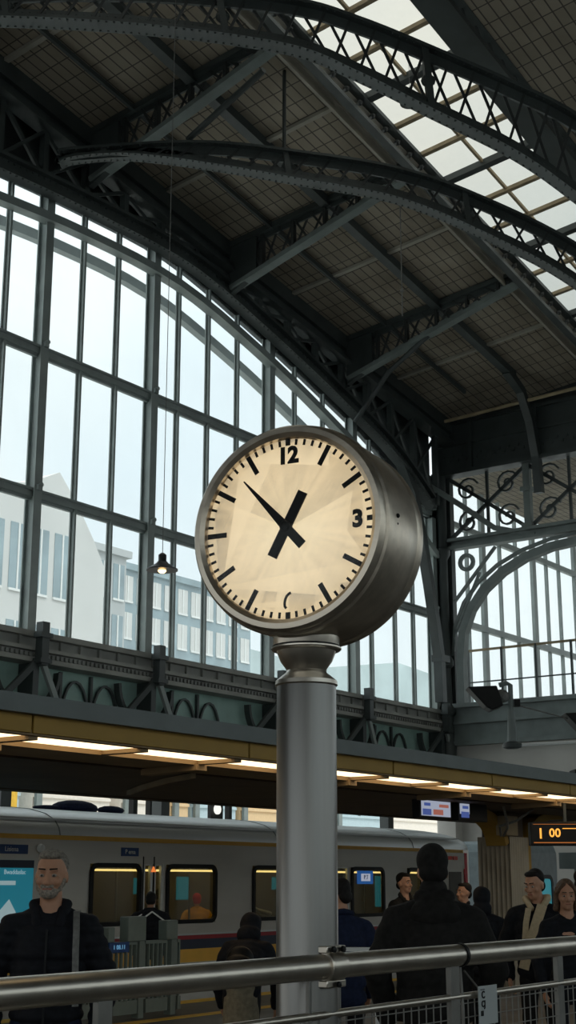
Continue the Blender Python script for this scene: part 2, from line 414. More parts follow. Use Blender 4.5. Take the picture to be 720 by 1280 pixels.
# ---- window wall (side v = 26)
VW = 26.0
majors = [6.6, 11.1, 15.6, 20.1, 24.6, 29.1, 34.95, 39.95, 45.5]
minors = [8.1, 9.6, 12.6, 14.1, 17.1, 18.6, 21.6, 23.3, 26.15, 27.6, 30.35, 31.8, 33.3, 36.5, 38.2, 41.2, 42.8, 44.1]
def table(T):
    def f(u):
        for i in range(len(T) - 1):
            if u <= T[i + 1][0] or i == len(T) - 2:
                p0, p1, p2, p3 = T[max(i - 1, 0)][1], T[i][1], T[i + 1][1], T[min(i + 2, len(T) - 1)][1]
                t = (u - T[i][0]) / (T[i + 1][0] - T[i][0])
                return .5 * (2 * p1 + (p2 - p0) * t + (2 * p0 - 5 * p1 + 4 * p2 - p3) * t * t + (3 * p1 - p0 - 3 * p2 + p3) * t ** 3)
    return f
zrib = table([(6, 15.6), (10, 16.9), (14, 17.9), (18, 18.6), (22, 19.1), (26, 19.42), (30, 19.38), (34, 18.55), (38, 17.35), (42, 15.85), (46, 13.6)])
zarch = table([(6, 16.6), (10, 17.7), (14, 18.6), (18, 19.2), (22, 19.58), (26, 19.8), (30, 19.78), (34, 18.95), (38, 17.88), (42, 16.6), (46.2, 14.5)])
wn = root_uv('window_1', 26, VW, 7.8, 'huge arched iron and glass window wall behind the clock', None, kind='structure')
for u in majors:
    top = zarch(u) + .5
    b = MB(); b.box((u - .05, VW - .22, 7.8), (u + .05, VW + .05, top)); b.box((u - .14, VW - .26, 7.8), (u + .14, VW - .22, top)); b.box((u - .14, VW + .05, 7.8), (u + .14, VW + .09, top))
    for z in (11.5, 15.5): b.cbox((u, VW - .29, z + .12), (.16, .10, .14)); b.lathe([(.06, -.05), (.06, .05)], (u + .03, VW - .32, z + .2), (0, 1, 0), 8)
    build(b, 'main_mullion', 'mullion', wn)
for u in minors:
    b = MB(); b.box((u - .035, VW - .12, 7.8), (u + .035, VW + .04, zarch(u) + .4)); b.box((u - .085, VW - .02, 7.8), (u + .085, VW + .02, zarch(u) + .4)); build(b, 'mullion', 'mullion', wn)
for z in (11.5, 15.5):
    b = MB(); b.box((6, VW - .14, z - .11), (45.6, VW - .04, z + .11)); b.box((6, VW - .2, z + .05), (45.6, VW + .06, z + .11)); b.box((6, VW - .06, z - .19), (45.6, VW + .04, z - .11)); build(b, 'transom', 'mullion', wn)
b = MB(); b.box((6, VW + .05, 7.8), (45.8, VW + .07, 20.6)); build(b, 'glass_panes', 'wpane', wn)
b = MB(); b.sweep([(u, VW - .25, zrib(u)) for u in [6 + i * 1.0 for i in range(40)] + [45.6]], .34, .24, (0, 1, 0)); build(b, 'arched_head', 'mullion', wn)
b = MB(); b.sweep([(u, VW + 1.0, zrib(u) + 0.05) for u in [6 + i * 1.0 for i in range(40)] + [45.6]], .25, .3, (0, 1, 0)); build(b, 'outer_arch', 'mullion', wn)
# spandrel plate above the arch
n = 40; poly = [(6 + i * 39.9 / n, VW + .1, zarch(6 + i * 39.9 / n) + .45) for i in range(n + 1)] + [(45.9, VW + .1, roofz(45.9, VW) + .1), (6, VW + .1, roofz(6, VW) + .1)]
b = MB(); b.prism(poly, (0, .15, 0)); o = build(b, 'wall_window_spandrel', 'steel_dark', origin=(26, VW, 15)); tag(o, 'dark iron plate wall above the arched window', None, kind='structure')
b = MB(); b.box((U0, VW, 6.0), (5.9, VW + .3, 26)); o = build(b, 'wall_window_side', 'steel'); tag(o, 'dark wall next to the arched window', None, kind='structure')
# cornice and arcade under the window
b = MB()
b.box((U0, 25.55, 7.66), (46, 26.3, 7.80)); b.box((U0, 25.75, 7.36), (46, 26.3, 7.66)); b.box((U0, 25.45, 7.28), (46, 26.3, 7.38))
b.box((U0, 25.62, 7.12), (46, 26.3, 7.28)); b.box((U0, 25.5, 7.0), (46, 26.3, 7.12))
for i in range(250): b.box((6 + i * .16, 25.56, 7.15), (6.08 + i * .16, 25.62, 7.25))
for u in [22 + .73 * i for i in range(33)]: b.box((u - .04, 25.68, 7.38), (u + .04, 25.75, 7.66))
o = build(b, 'trim_3', 'cornice'); tag(o, 'riveted grey iron cornice below the big window', None, kind='structure')
b = MB(); b.box((U0, 26.05, 4.9), (46, 26.3, 7.0)); o = build(b, 'wall_green_frieze', 'green'); tag(o, 'green panelled frieze under the cornice', None, kind='structure')
for i, u in enumerate([6.6, 11.1, 15.6, 20.1, 24.6, 29.1, 34.95, 39.95, 45.3]):
    t = root_uv('cast_iron_bracket', u, 25.7, 4.8, 'ornate cast-iron bracket under the cornice below one main window post', 'bracket', 'cast-iron brackets under the cornice')
    b = MB(); b.box((u - .12, 25.2, 6.9), (u + .12, 25.44, 8.0)); b.box((u - .2, 25.15, 7.6), (u + .2, 25.44, 7.72)); b.box((u - .2, 25.15, 6.95), (u + .2, 25.44, 7.07)); b.box((u - .1, 25.5, 4.9), (u + .1, 26.04, 6.98))
    build(b, 'post', 'steel', t)
    for s in (-1, 1):
        b = MB(); b.sweep([(u + s * (.1 + 1.0 * math.sin(a)), 25.85, 6.85 - 1.0 * math.cos(a) + .02) for a in [k * PI / 2 / 8 for k in range(9)]], .2, .1, (0, 1, 0)); build(b, 'curved_rib', 'steel', t)
        b = MB(); b.bar((u + s * .1, 25.4, 7.0), (u + s * 1.25, 25.75, 5.7), .1, .16, (0, 1, 0)); build(b, 'brace', 'mullion' if s > 0 else 'steel', t)
    for k in range(2):
        x = u + 1.35 + k * 1.15; b = MB(); b.box((x - .04, 25.95, 4.9), (x + .04, 26.04, 6.95)); b.sweep([(x + .55 + .5 * math.cos(a), 25.98, 5.7 + 1.05 * math.sin(a)) for a in [j * PI / 10 for j in range(11)]], .08, .06, (0, 1, 0)); build(b, 'arcade_rib', 'steel', t)
# open ground-level piers
for u in (6, 12, 18, 24, 30, 36.5, 42):
    b = MB(); b.box((u, 25.9, -1), (u + .35, 26.25, 4.9)); o = build(b, 'trim_pier', 'steel'); tag(o, 'iron pier of the open ground storey', None, kind='structure')

# ---- riveted arch in front of the window
def rivets(b, pts, side, off, r=.02, step=.22):
    acc = 0
    for i in range(len(pts) - 1):
        a, c = Vector(pts[i]), Vector(pts[i + 1]); d = (c - a).length; t = acc
        while t < d: b.cbox(a.lerp(c, t / d) + Vector(off), (r * 2, r * 2, r * 2)); t += step
        acc = t - d
AU = [6 + i * 1.1 for i in range(35)] + [44.4]
wa = root_uv('arch_truss', 25, 25.2, 15, 'dark riveted iron arch following the head of the big window', 'roof arch')
b = MB(); pts = [(u, 25.2, zarch(u)) for u in AU]; b.sweep(pts, .42, .1, (0, 1, 0)); b.sweep([(p[0], 25.2, p[2] + .42) for p in pts], .42, .1, (0, 1, 0)); b.sweep([(p[0], 25.2, p[2] + .2) for p in pts], .08, .42, (0, 1, 0))
rivets(b, pts, None, (0, -.15, -.06)); rivets(b, pts, None, (0, -.06, .1)); rivets(b, pts, None, (0, -.06, .32)); build(b, 'lower_chord', 'steel', wa)
b = MB(); b.bar((6, 25.2, roofz(6, 25.2) - .25), (46, 25.2, roofz(46, 25.2) - .25), .4, .5, (0, 1, 0)); b.bar((6, 25.1, roofz(6, 25.2) - 1.0), (46, 25.1, roofz(46, 25.2) - 1.0), .55, .12, (0, 1, 0)); b.bar((6, 25.2, roofz(6, 25.2) - .7), (46, 25.2, roofz(46, 25.2) - .7), .1, .7, (0, 1, 0)); build(b, 'upper_chord', 'steel', wa)
for i, u in enumerate([7.5 + 1.62 * k for k in range(24)]):
    z0, z1 = zarch(u) + .4, roofz(u, 25.2) - 1.0
    if u > 45: break
    b = MB(); b.box((u - .09, 25.1, z0), (u + .09, 25.3, z1)); build(b, 'post', 'steel', wa)
    u2 = u + 1.62
    if u2 < 45.5:
        za, zb = zarch(u2) + .4, roofz(u2, 25.2) - 1.0
        b = MB(); b.bar((u, 25.22, z1), (u2, 25.22, za), .08, .12, (0, 1, 0)); b.bar((u, 25.15, z0), (u2, 25.15, zb), .08, .1, (0, 1, 0)); build(b, 'diagonal', 'steel', wa)
# curved haunch at the corner column
b = MB(); b.sweep([(42.3, 25.25, 16.6), (43.1, 25.25, 15.6), (43.6, 25.25, 14.2), (44.1, 25.25, 12.4), (44.5, 25.25, 10.8), (44.75, 25.25, 9.6), (44.8, 25.25, 8.0)], .35, .28, (0, 1, 0)); b.box((44.6, 25.05, 9.5), (45.2, 25.5, 9.75)); build(b, 'haunch', 'steel', wa)

# ---- lattice rafters across the roof
def rafter(u, label):
    t = root_uv('roof_rafter', u, 22, 20, label, 'roof truss', 'lattice rafters under the boarded roof')
    va, vb = 25.0, 18.5
    zt = lambda v: roofz(u, v) - .12
    zl = lambda v: roofz(u, v) - .45 - 1.15 * (v - vb) / (va - vb)
    b = MB(); b.bar((u, va, zt(va)), (u, vb, zt(vb)), .35, .18, (1, 0, 0)); b.bar((u, va, zt(va) - .15), (u, vb, zt(vb) - .15), .06, .2, (1, 0, 0)); build(b, 'upper_chord', 'steel', t)
    b = MB(); b.bar((u, va, zl(va)), (u, vb - .2, zl(vb)), .34, .14, (1, 0, 0)); b.bar((u, va, zl(va) + .1), (u, vb, zl(vb) + .1), .06, .16, (1, 0, 0)); build(b, 'lower_chord', 'steel_light', t)
    b = MB(); N = 11
    for k in range(N):
        v0 = va - (va - vb) * k / N; v1 = va - (va - vb) * (k + 1) / N
        b.bar((u + .05, v0, zl(v0)), (u + .05, v1, zt(v1)), .03, .07, (1, 0, 0)); b.bar((u - .05, v0, zt(v0)), (u - .05, v1, zl(v1)), .03, .07, (1, 0, 0))
        if k > 0 and k % 2 == 0: b.box((u - .08, v0 - .05, zl(v0)), (u + .08, v0 + .05, zt(v0)))
    build(b, 'lattice', 'steel_dark', t)
    b = MB(); b.prism([(u - .1, 25.05, zl(va) - .2), (u - .1, 24.0, zl(24.0)), (u - .1, 24.0, zt(24)), (u - .1, 25.05, zt(va))], (.2, 0, 0)); build(b, 'gusset', 'steel', t)
    if u > 38:
        b = MB(); b.tube([(u, 24.8, zl(va) - 1.6), (u, 23.4, zl(23.4) - .55), (u, 21.8, zl(21.8) - .05)], .09, 8); build(b, 'strut', 'steel', t)
    return t
for u in (12.3, 18.9, 25.4, 31.8, 38.5):
    rafter(u, {12.3: 'lattice rafter outside the view over the platforms', 18.9: 'lattice rafter at the top corner above the window arch', 25.4: 'lattice rafter meeting the window arch at its crown, pale lower chord',
               31.8: 'lattice rafter midway along the roof, between the arch crown and the clock', 38.5: 'lattice rafter above the clock, last before the end wall'}[u])
# longitudinal purlins and rooflight edge beams
for i, (v, lab) in enumerate(((21.4, 'dark iron purlin running under the middle of the roof boards'), (23.4, 'slim iron purlin between the middle purlin and the window arch'))):
    b = MB(); wd = .3 if i == 0 else .1
    b.bar((6, v, roofz(6, v) - .16), (44, v, roofz(44, v) - .16), wd, .28 if i == 0 else .14, (0, 1, 0))
    if i == 0: b.sweep([(43.5, v, roofz(43.5, v) - .2), (44.6, v, roofz(44.6, v) - .5), (45.3, v, 18.3), (45.7, v, 17.0), (45.8, v, 15.6)], .3, .3, (0, 1, 0))
    o = build(b, 'roof_purlin', 'steel'); tag(o, lab, 'purlin')
for v in (18.4,):
    t = root_uv('rooflight_edge_beam', 25, v, 20, 'pale grey beam with dark lattice along the near-window edge of the rooflight', 'roof beam')
    b = MB(); b.bar((U0 + 6, v + .25, roofz(U0 + 6, v) - .05), (46, v + .25, roofz(46, v) - .05), .55, .16, (0, 1, 0)); b.bar((U0 + 6, v + .45, roofz(U0 + 6, v) - .2), (46, v + .45, roofz(46, v) - .2), .08, .5, (0, 1, 0)); build(b, 'fascia', 'boardbeam', t)
    b = MB(); b.bar((U0 + 6, v - .15, roofz(U0 + 6, v) - .55), (46, v - .15, roofz(46, v) - .55), .25, .12, (0, 1, 0)); b.bar((U0 + 6, v - .15, roofz(U0 + 6, v) + .1), (46, v - .15, roofz(46, v) + .1), .25, .12, (0, 1, 0)); build(b, 'rail', 'steel', t)
    b = MB()
    for k in range(60):
        a = 6 + k * .66; b.bar((a, v - .15, roofz(a, v) - .5), (a + .66, v - .15, roofz(a, v) + .1), .04, .06, (0, 1, 0)); b.ball((a + .33, v - .15, roofz(a, v) - .2), .09, 6, 4)
    build(b, 'lattice', 'steel_dark', t)
v = 14.5
t = root_uv('rooflight_lattice_girder', 25, v, 20, 'deep dark lattice girder along the far edge of the rooflight', 'roof girder')
b = MB(); b.bar((U0 + 6, v, roofz(U0 + 6, v) + .1), (46, v, roofz(46, v) + .1), .5, .2, (0, 1, 0)); build(b, 'upper_chord', 'steel', t)
b = MB(); b.bar((U0 + 6, v - .2, roofz(U0 + 6, v) - 1.1), (46, v - .2, roofz(46, v) - 1.1), .8, .16, (0, 1, 0)); build(b, 'lower_chord', 'steel', t)
b = MB()
for k in range(56):
    a = 5 + k * .73; b.bar((a, v, roofz(a, v) - 1.1), (a + .73, v, roofz(a, v) + .1), .05, .09, (0, 1, 0)); b.bar((a, v - .08, roofz(a, v) + .1), (a + .73, v - .08, roofz(a, v) - 1.1), .05, .09, (0, 1, 0))
build(b, 'lattice', 'steel_dark', t)
for i, v in enumerate((11.2, 8.0, 4.5)):
    b = MB(); b.bar((6, v, roofz(6, v) - .1), (46, v, roofz(46, v) - .1), .12, .16, (0, 1, 0)); o = build(b, 'roof_batten', 'steel'); tag(o, ['slim batten under the roof boards just past the lattice girder', 'second slim batten past the lattice girder', 'third slim batten past the lattice girder'][i], 'batten')
# pale timber battens across the boards (u direction lines)
for i, u in enumerate((15.6, 22.0, 28.6, 35.1, 41.8)):
    b = MB(); b.bar((u, 18.9, roofz(u, 18.9) - .06), (u, 25.0, roofz(u, 25) - .06), .16, .1, (1, 0, 0)); o = build(b, 'ceiling_batten', 'boardbeam')
    tag(o, 'pale timber batten across the roof boards between two lattice rafters', 'batten', 'pale battens across the roof boards')
b = MB(); b.tube([(44.9, 24.8, 18.82), (44.9, 6, 19.55)], .07, 8); o = build(b, 'overhead_pipe', 'timber'); tag(o, 'long thin yellowish pipe under the roof near the end wall', 'pipe')

# ---- great arches crossing the hall
def resample(pts, step):
    out = [Vector(pts[0])]; d = 0
    for i in range(len(pts) - 1):
        a, c = Vector(pts[i]), Vector(pts[i + 1]); l = (c - a).length; t = step - d
        while t < l: out.append(a.lerp(c, t / l)); t += step
        d = (l - (t - step))
    out.append(Vector(pts[-1])); return out
def smooth_curve(P, n=8):
    P = [Vector(p) for p in P]; out = []
    for i in range(len(P) - 1):
        p0, p1, p2, p3 = P[max(i - 1, 0)], P[i], P[i + 1], P[min(i + 2, len(P) - 1)]
        for k in range(n):
            t = k / n; out.append(.5 * ((2 * p1) + (p2 - p0) * t + (2 * p0 - 5 * p1 + 4 * p2 - p3) * t * t + (3 * p1 - p0 - 3 * p2 + p3) * t ** 3))
    out.append(P[-1]); return out
def great_arch(y, up, lo, label, hang):
    t = root_xy('roof_arch', 0, y, 15, 0, label, 'roof arch')
    U_ = smooth_curve([(x, y, z) for x, z in up]); Lo = smooth_curve([(x, y, z) for x, z in lo])
    for nm, P in (('upper_chord', U_), ('lower_chord', Lo)):
        b = MB(MXY); b.sweep(P, .46, .07, (0, 1, 0)); s = -1 if nm == 'upper_chord' else 1
        b.sweep([p + Vector((0, 0, s * .14)) for p in P], .07, .26, (0, 1, 0))
        R = resample(P, .17)
        for p in R:
            for dy in (-.17, .17): b.cbox(p + Vector((0, dy, -.045)), (.042, .042, .03))
            b.cbox(p + Vector((0, -.04, s * .2)), (.032, .02, .032))
        build(b, nm, 'steel', t)
    n = 34; A = resample(U_, sum((U_[i + 1] - U_[i]).length for i in range(len(U_) - 1)) / n)[:n + 1]; B = resample(Lo, sum((Lo[i + 1] - Lo[i]).length for i in range(len(Lo) - 1)) / n)[:n + 1]
    b = MB(MXY)
    for i in range(min(len(A), len(B)) - 1):
        b.bar(A[i] + Vector((0, .04, 0)), B[i + 1] + Vector((0, .04, 0)), .03, .06, (0, 1, 0)); b.bar(B[i] - Vector((0, .04, 0)), A[i + 1] - Vector((0, .04, 0)), .03, .06, (0, 1, 0))
    build(b, 'lattice', 'steel_dark', t)
    for i in range(2, n, 8):
        b = MB(MXY); b.bar(A[i], B[i], .3, .14, (0, 1, 0)); b.ball((A[i] + B[i]) / 2, (.16, .1, .16), 10, 6); build(b, 'node_plate', 'steel', t)
    for hx, r in hang:
        za = min(U_, key=lambda p: abs(p.x - hx)).z; p = Vector((hx, y, 0)); zz = roofz(p.dot(UU), p.dot(VV))
        b = MB(MXY); b.tube([(hx, y, za), (hx, y, zz + .02)], r, 8); build(b, 'hanger', 'steel', t)
    return t
def zz_(y, pts):   # rows of (x, z) measured at 28 m carried to the plane y
    k = y / 28.0; return [(x * k, 1.65 + (z - 1.65) * k) for x, z in pts]
def xof(X): return (X - 360) / FPX
KB = [((95 - 360), 17.46), (250 - 360, 17.62), (380 - 360, 17.36), (500 - 360, 16.96), (600 - 360, 16.27), (720 - 360, 15.11), (850 - 360, 13.3), (960 - 360, 11.3)]
def arr(K, y):
    k = y / 28.0; out = []
    for dx, z in K:
        e_ = (z - 1.65) / 28.0                                  # slope z/y -> distance along the optical axis
        out.append((dx / FPX * (math.cos(PITCH) + e_ * math.sin(PITCH)) * y, 1.65 + (z - 1.65) * k))
    return out
BU = arr([(-285, 17.35)] + KB, 33); BL = arr([(-285, 17.15), (-265, 17.28), (-200, 17.36), (-110, 17.16), (10, 16.76), (140, 16.27), (260, 15.3), (360, 14.25), (490, 12.3), (600, 10.1)], 33)
great_arch(33.0, BU, BL, 'shallow lattice arch springing from the crown of the window arch', [(-.1, .05)])
AUp = arr([(-420, 21.2), (-360, 21.55), (-180, 21.6), (0, 21.27), (90, 20.74), (200, 19.8), (280, 19.08), (360, 18.26), (500, 16.3), (620, 13.9)], 26.5)
ALo = arr([(-420, 20.75), (-360, 20.84), (-180, 20.63), (0, 20.11), (90, 19.38), (180, 18.46), (280, 17.46), (360, 16.37), (500, 14.2), (620, 11.6)], 26.5)
great_arch(26.5, AUp, ALo, 'big lattice arch crossing the very top of the hall in front of the rooflight', [])
# single long raking struts
def strut(a, c, r, label, m='steel', flat=False):
    b = MB(MXY); b.tube([a, c], r, 8) if not flat else b.bar(a, c, r, r * 1.3, (0, 0, 1)); o = build(b, 'raking_strut', m); return tag(o, label, 'strut')

strut((-.61, 31, 21.45), (-2.65, 33, 20.65), .085, 'slim round strut rising from the shallow lattice arch to the rooflight beam')

# ---- end wall (plane u = 46.1)
UE = 46.1
b = MB(); b.box((UE, -16, 17.0), (UE + .3, 26.1, 22.5)); o = build(b, 'wall_end_upper', 'steel_dark'); tag(o, 'upper end wall above the iron beam', None, kind='structure')
t = root_uv('end_wall_girder', UE, 20, 17, 'deep riveted plate girder across the top of the end wall', 'girder')
b = MB(); b.box((UE - .25, -10, 17.0), (UE, 25.9, 19.0)); rv = [(UE - .26, v * .4, 0) for v in range(10, 64)]
for v in range(10, 64): b.cbox((UE - .27, v * .4, 17.5), (.05, .12, .12)); b.cbox((UE - .27, v * .4 + .2, 17.66), (.05, .1, .1))
build(b, 'plate', 'steel', t)
b = MB(); b.box((UE - .45, -10, 16.9), (UE + .2, 25.9, 17.05)); b.box((UE - .4, -10, 18.95), (UE, 25.9, 19.08)); b.box((UE - .34, -10, 18.1), (UE - .25, 25.9, 18.2)); build(b, 'flange', 'steel', t)
for v in (24.2, 21.4, 19.4, 17.4, 15.2): b = MB(); b.box((UE - .4, v - .07, 17.05), (UE - .2, v + .07, 19.0)); build(b, 'stiffener', 'steel', t)
t = root_uv('arcade_beam', UE, 20, 14, 'grey iron beam with scrollwork over the end arches', 'beam')
b = MB(); b.box((UE - .2, -10, 14.0), (UE + .2, 25.7, 14.12)); b.box((UE - .25, -10, 14.3), (UE + .25, 25.7, 14.42)); b.box((UE - .05, -10, 14.1), (UE + .05, 25.7, 14.3)); build(b, 'beam', 'steel_light', t)
def arc_end(vc, hw, z0, z1, n=14): return [(UE, vc + hw * math.cos(PI * i / n), z0 + (z1 - z0) * math.sin(PI * i / n) ** .85) for i in range(n + 1)]
for vc, hw in ((20.05, 5.0), (9.3, 5.0)):
    b = MB(); b.sweep([(UE, vc + hw, 7.9)] + arc_end(vc, hw, 9.6, 13.65) + [(UE, vc - hw, 7.9)], .34, .3, (1, 0, 0)); b.sweep(arc_end(vc, hw + .35, 9.9, 13.95), .12, .12, (1, 0, 0)); build(b, 'arch_rib', 'steel_light', t)
    for s in (-1, 1):
        b = MB(); c = (vc + s * (hw - .35), 13.1)
        for R_ in (.32, .24): b.sweep([(UE, c[0] + R_ * math.cos(a), c[1] + .35 + R_ * math.sin(a)) for a in [k * PI / 8 for k in range(16)]], .1, .07, (1, 0, 0), True)
        b.bar((UE, vc + s * (hw + .2), 12.0), (UE, vc + s * (hw - 1.6), 13.9), .12, .1, (1, 0, 0))
        b.bar((UE, vc + s * (hw + .2), 10.8), (UE, vc + s * (hw - .9), 13.0), .12, .08, (1, 0, 0)); build(b, 'spandrel_ring', 'steel_light', t)
# trusswork with scrolls between beam and girder
for v0, v1 in ((25.4, 22.0), (22.0, 18.6), (18.6, 15.0)):
    b = MB()
    b.bar((UE, v0, 16.9), (UE, v1, 14.4), .1, .14, (1, 0, 0)); b.bar((UE, v0, 14.4), (UE, v1, 16.9), .1, .14, (1, 0, 0)); b.bar((UE, (v0 + v1) / 2, 14.4), (UE, (v0 + v1) / 2, 16.9), .1, .1, (1, 0, 0))
    for s in (-1, 1):
        vc = (v0 + v1) / 2 + s * .85
        for zc in (15.0, 16.3):
            b.sweep([(UE, vc + (.08 + .42 * k / 18) * math.cos(k * .5), zc + (.08 + .42 * k / 18) * math.sin(k * .5)) for k in range(19)], .1, .07, (1, 0, 0))
    build(b, 'scrollwork', 'steel', t)
b = MB(); b.sweep([(UE - 1.6, 25.3, 16.2), (UE - .6, 24.6, 15.6), (UE - .1, 23.4, 14.6), (UE, 21.8, 14.1)], .2, .2, (1, 0, 0)); build(b, 'brace', 'steel_light', t)
for v in (22.0, 18.6): b = MB(); b.box((UE - .15, v - .13, 14.4), (UE + .1, v + .13, 16.95)); b.cbox((UE - .05, v, 15.9), (.42, .42, .16)); b.cbox((UE - .05, v, 14.5), (.42, .42, .14)); build(b, 'post', 'steel_light', t)
for v, lab in ((25.6, 'cast-iron column in the corner where window wall and end wall meet'), (14.75, 'cast-iron column between the two end arches')):
    t = root_uv('iron_column', UE - .3, v, 0, lab, 'column')
    b = MB(); c = (UE - .25, v, 0); b.lathe([(.32, 5.0), (.32, 6.5), (.24, 6.7), (.24, 7.6), (.34, 7.7), (.34, 7.9), (.22, 8.1), (.2, 9.4), (.3, 9.5), (.3, 9.7), (.2, 9.9), (.19, 13.6), (.3, 13.8), (.3, 14.0), (.2, 14.1), (.2, 17)], c, n=16); build(b, 'shaft', 'steel', t, True)
    b = MB(); b.box((UE - .5, v - .35, -.0), (UE + .1, v + .35, 5.0)); build(b, 'pedestal', 'plaster', t)
    b = MB(); b.box((UE - .05, v - .28, 8), (UE + .25, v + .28, 17)); b.box((UE - .55, v + .3, 8), (UE + .2, v + .6, 17)); build(b, 'backing_pier', 'steel', t)
b = MB(); b.box((UE, -16, 0), (UE + .4, 7.5, 6.55)); b.box((UE, 13.6, -1), (UE + .4, 26.3, 6.55)); b.box((UE, 7.5, 3.6), (UE + .4, 13.6, 6.55)); o = build(b, 'wall_end', 'plaster'); tag(o, 'pale plastered lower end wall', None, kind='structure')
b = MB(); b.box((UE - .12, -16, 6.55), (UE + .4, 25.5, 8.0)); b.box((UE - .3, -16, 7.9), (UE + .5, 25.5, 8.06)); b.box((UE - .25, -16, 7.3), (UE, 25.5, 7.4)); b.box((UE - .3, -16, 6.5), (UE, 25.5, 6.66))
o = build(b, 'trim_4', 'steel_light'); tag(o, 'grey-green sill girder under the end arches', None, kind='structure')
# the hall beyond
w2 = root_uv('window_2', 60, VW, 7.8, 'tall glazed wall of the hall beyond the end arches', None, kind='structure')
for i, u in enumerate((48.5, 49.9, 51.4, 52.9, 54.6, 55.9, 57.2, 59.0, 60.5, 62, 63.5, 65)):
    b = MB(); wd = .2 if i in (1, 4, 7) else .06; b.box((u - wd, VW - .1, 7.6), (u + wd * .6, VW + .05, 17.2)); build(b, 'mullion', 'mullion', w2)
for z in (11.5, 15.4): b = MB(); b.box((46.4, VW - .14, z - .12), (66, VW + .04, z + .12)); build(b, 'transom', 'mullion', w2)
b = MB(); b.box((46.4, VW + .06, 7.6), (66, VW + .08, 17.2)); build(b, 'glass_panes', 'wpane', w2)
w4 = root_uv('window_4', 66, 15, 7.8, 'far glazed end of the hall beyond', None, kind='structure')
for v in (5, 14): b = MB(); b.box((65.95, v - .06, 7.6), (66.1, v + .06, 17.2)); build(b, 'mullion', 'mullion', w4)
for z in (11.5, 15.4): b = MB(); b.box((65.95, -10, z - .1), (66.1, 26, z + .1)); build(b, 'transom', 'mullion', w4)
b = MB(); b.box((66.15, -10, 7.6), (66.17, 26, 17.2)); build(b, 'glass_panes', 'wpane', w4)
b = MB(); b.box((46.4, -10, 17.2), (66.2, 26.2, 17.5)); o = build(b, 'ceiling_far_hall', 'boards', origin=(0, 0, 0)); tag(o, 'boarded ceiling of the hall beyond the arches', None, kind='structure')
b = MB(); b.box((46.5, 25.9, 0), (66, 26.2, 7.6)); b.box((66, -10, 4.5), (66.3, 26.2, 7.6)); o = build(b, 'wall_far_hall', 'plaster'); tag(o, 'lower wall of the hall beyond', None, kind='structure')
t = root_uv('gallery_railing', 48, 20, 8.1, 'thin iron railing of the gallery behind the end arch', 'railing')
b = MB(); b.box((48, 4, 10.33), (48.06, 25.9, 10.42)); build(b, 'top_rail', 'timber', t)
b = MB(); b.box((48, 4, 9.1), (48.05, 25.9, 9.15)); build(b, 'middle_rail', 'steel', t)
for v in [5.5 + 1.45 * k for k in range(15)]: b = MB(); b.box((47.98, v - .04, 8.0), (48.06, v + .04, 10.4)); build(b, 'post', 'steel', t)
b = MB(); b.box((46.5, 4, 7.7), (52, 25.9, 8.0)); o = build(b, 'floor_gallery', 'plaster'); tag(o, 'gallery floor behind the end arches', None, kind='structure')
# rear and side enclosure of the hall (behind the camera): unseen, openings sized for their light
b = MB(); b.box((U0, -16.3, 0), (U1, -16, 3.2)); b.box((U0, -16.3, 12.0), (U1, -16, 34)); o = build(b, 'wall_rear', 'steel'); tag(o, 'rear wall of the hall', None, kind='structure')
w5 = root_uv('added_rear_window', 10, -16.1, 1.2, 'unseen rear glazing added to brighten the hall', None, kind='structure')  # window added out of view so sky light reaches the near things
for k in range(15): b = MB(); b.box((U0 + 4.6 * k, -16.25, 3.2), (U0 + 4.6 * k + .9, -16, 12.0)); build(b, 'mullion', 'mullion', w5)
b = MB(); b.box((U0, -16.2, 3.2), (U1, -16.18, 12.0)); build(b, 'glass_panes', 'wpane', w5)
b = MB(); b.box((U0 - .3, -16, 0), (U0, 26, 1.6)); b.box((U0 - .3, -16, 10), (U0, 26, 34)); o = build(b, 'wall_near_end', 'steel'); tag(o, 'unseen near end wall of the hall, opened to let light in', None, kind='structure')  # out of view; the gap is put in for light on the pole
b = MB(); b.box((UE, -16, 14.0), (UE + .3, 4, 17)); o = build(b, 'wall_end_side', 'steel_dark'); tag(o, 'unseen bay of the end wall, left open below for light', None, kind='structure')  # out of view; opened beneath to brighten the clock drum

# ================================================================ OUTSIDE
def building(name, u0, u1, v0, v1, h, label, m, cols, rows, wmat='bldglass', z0=2.0, gable=None, wh=None):
    t = root_uv(name, (u0 + u1) / 2, v0, -1, label, 'building')
    b = MB()
    if gable: b.prism([(u0, v0, -1), (u1, v0, -1), (u1, v0, h)] + gable + [(u0, v0, h)], (0, v1 - v0, 0))
    else: b.box((u0, v0, -1), (u1, v1, h)); b.box((u0 - .3, v0 - .3, h), (u1 + .3, v1, h + .5))
    build(b, 'walls', m, t)
    if wh: h = wh
    cw = (u1 - u0) / cols; rh = (h - z0) / rows
    if gable: cw = 16.5 / cols
    for r in range(rows):
        b = MB(); f = MB()
        for c in range(cols):
            x = u0 + cw * (c + .5); z = z0 + rh * (r + .5); a, d = cw * .36, rh * .34
            b.box((x - a, v0 - .05, z - d), (x + a, v0 + .02, z + d)); f.box((x - .06, v0 - .1, z - d), (x + .06, v0 - .05, z + d)); f.box((x - a, v0 - .1, z - d - .15), (x + a, v0 - .02, z - d))
        build(b, 'window_row', wmat, t); build(f, 'window_frames', 'white', t)
    return t
building('gabled_building', 44, 63.4, 60, 75, 21.0, 'pale grey gabled building seen through the window glass beyond the pendant lamp', 'bld1', 9, 3, z0=5.6, wh=23.3, gable=[(62.4, 60, 22.5), (60.8, 60, 24.6), (59.1, 60, 26.3), (56.5, 60, 25.0), (53, 60, 24.4), (44, 60, 24.0)])
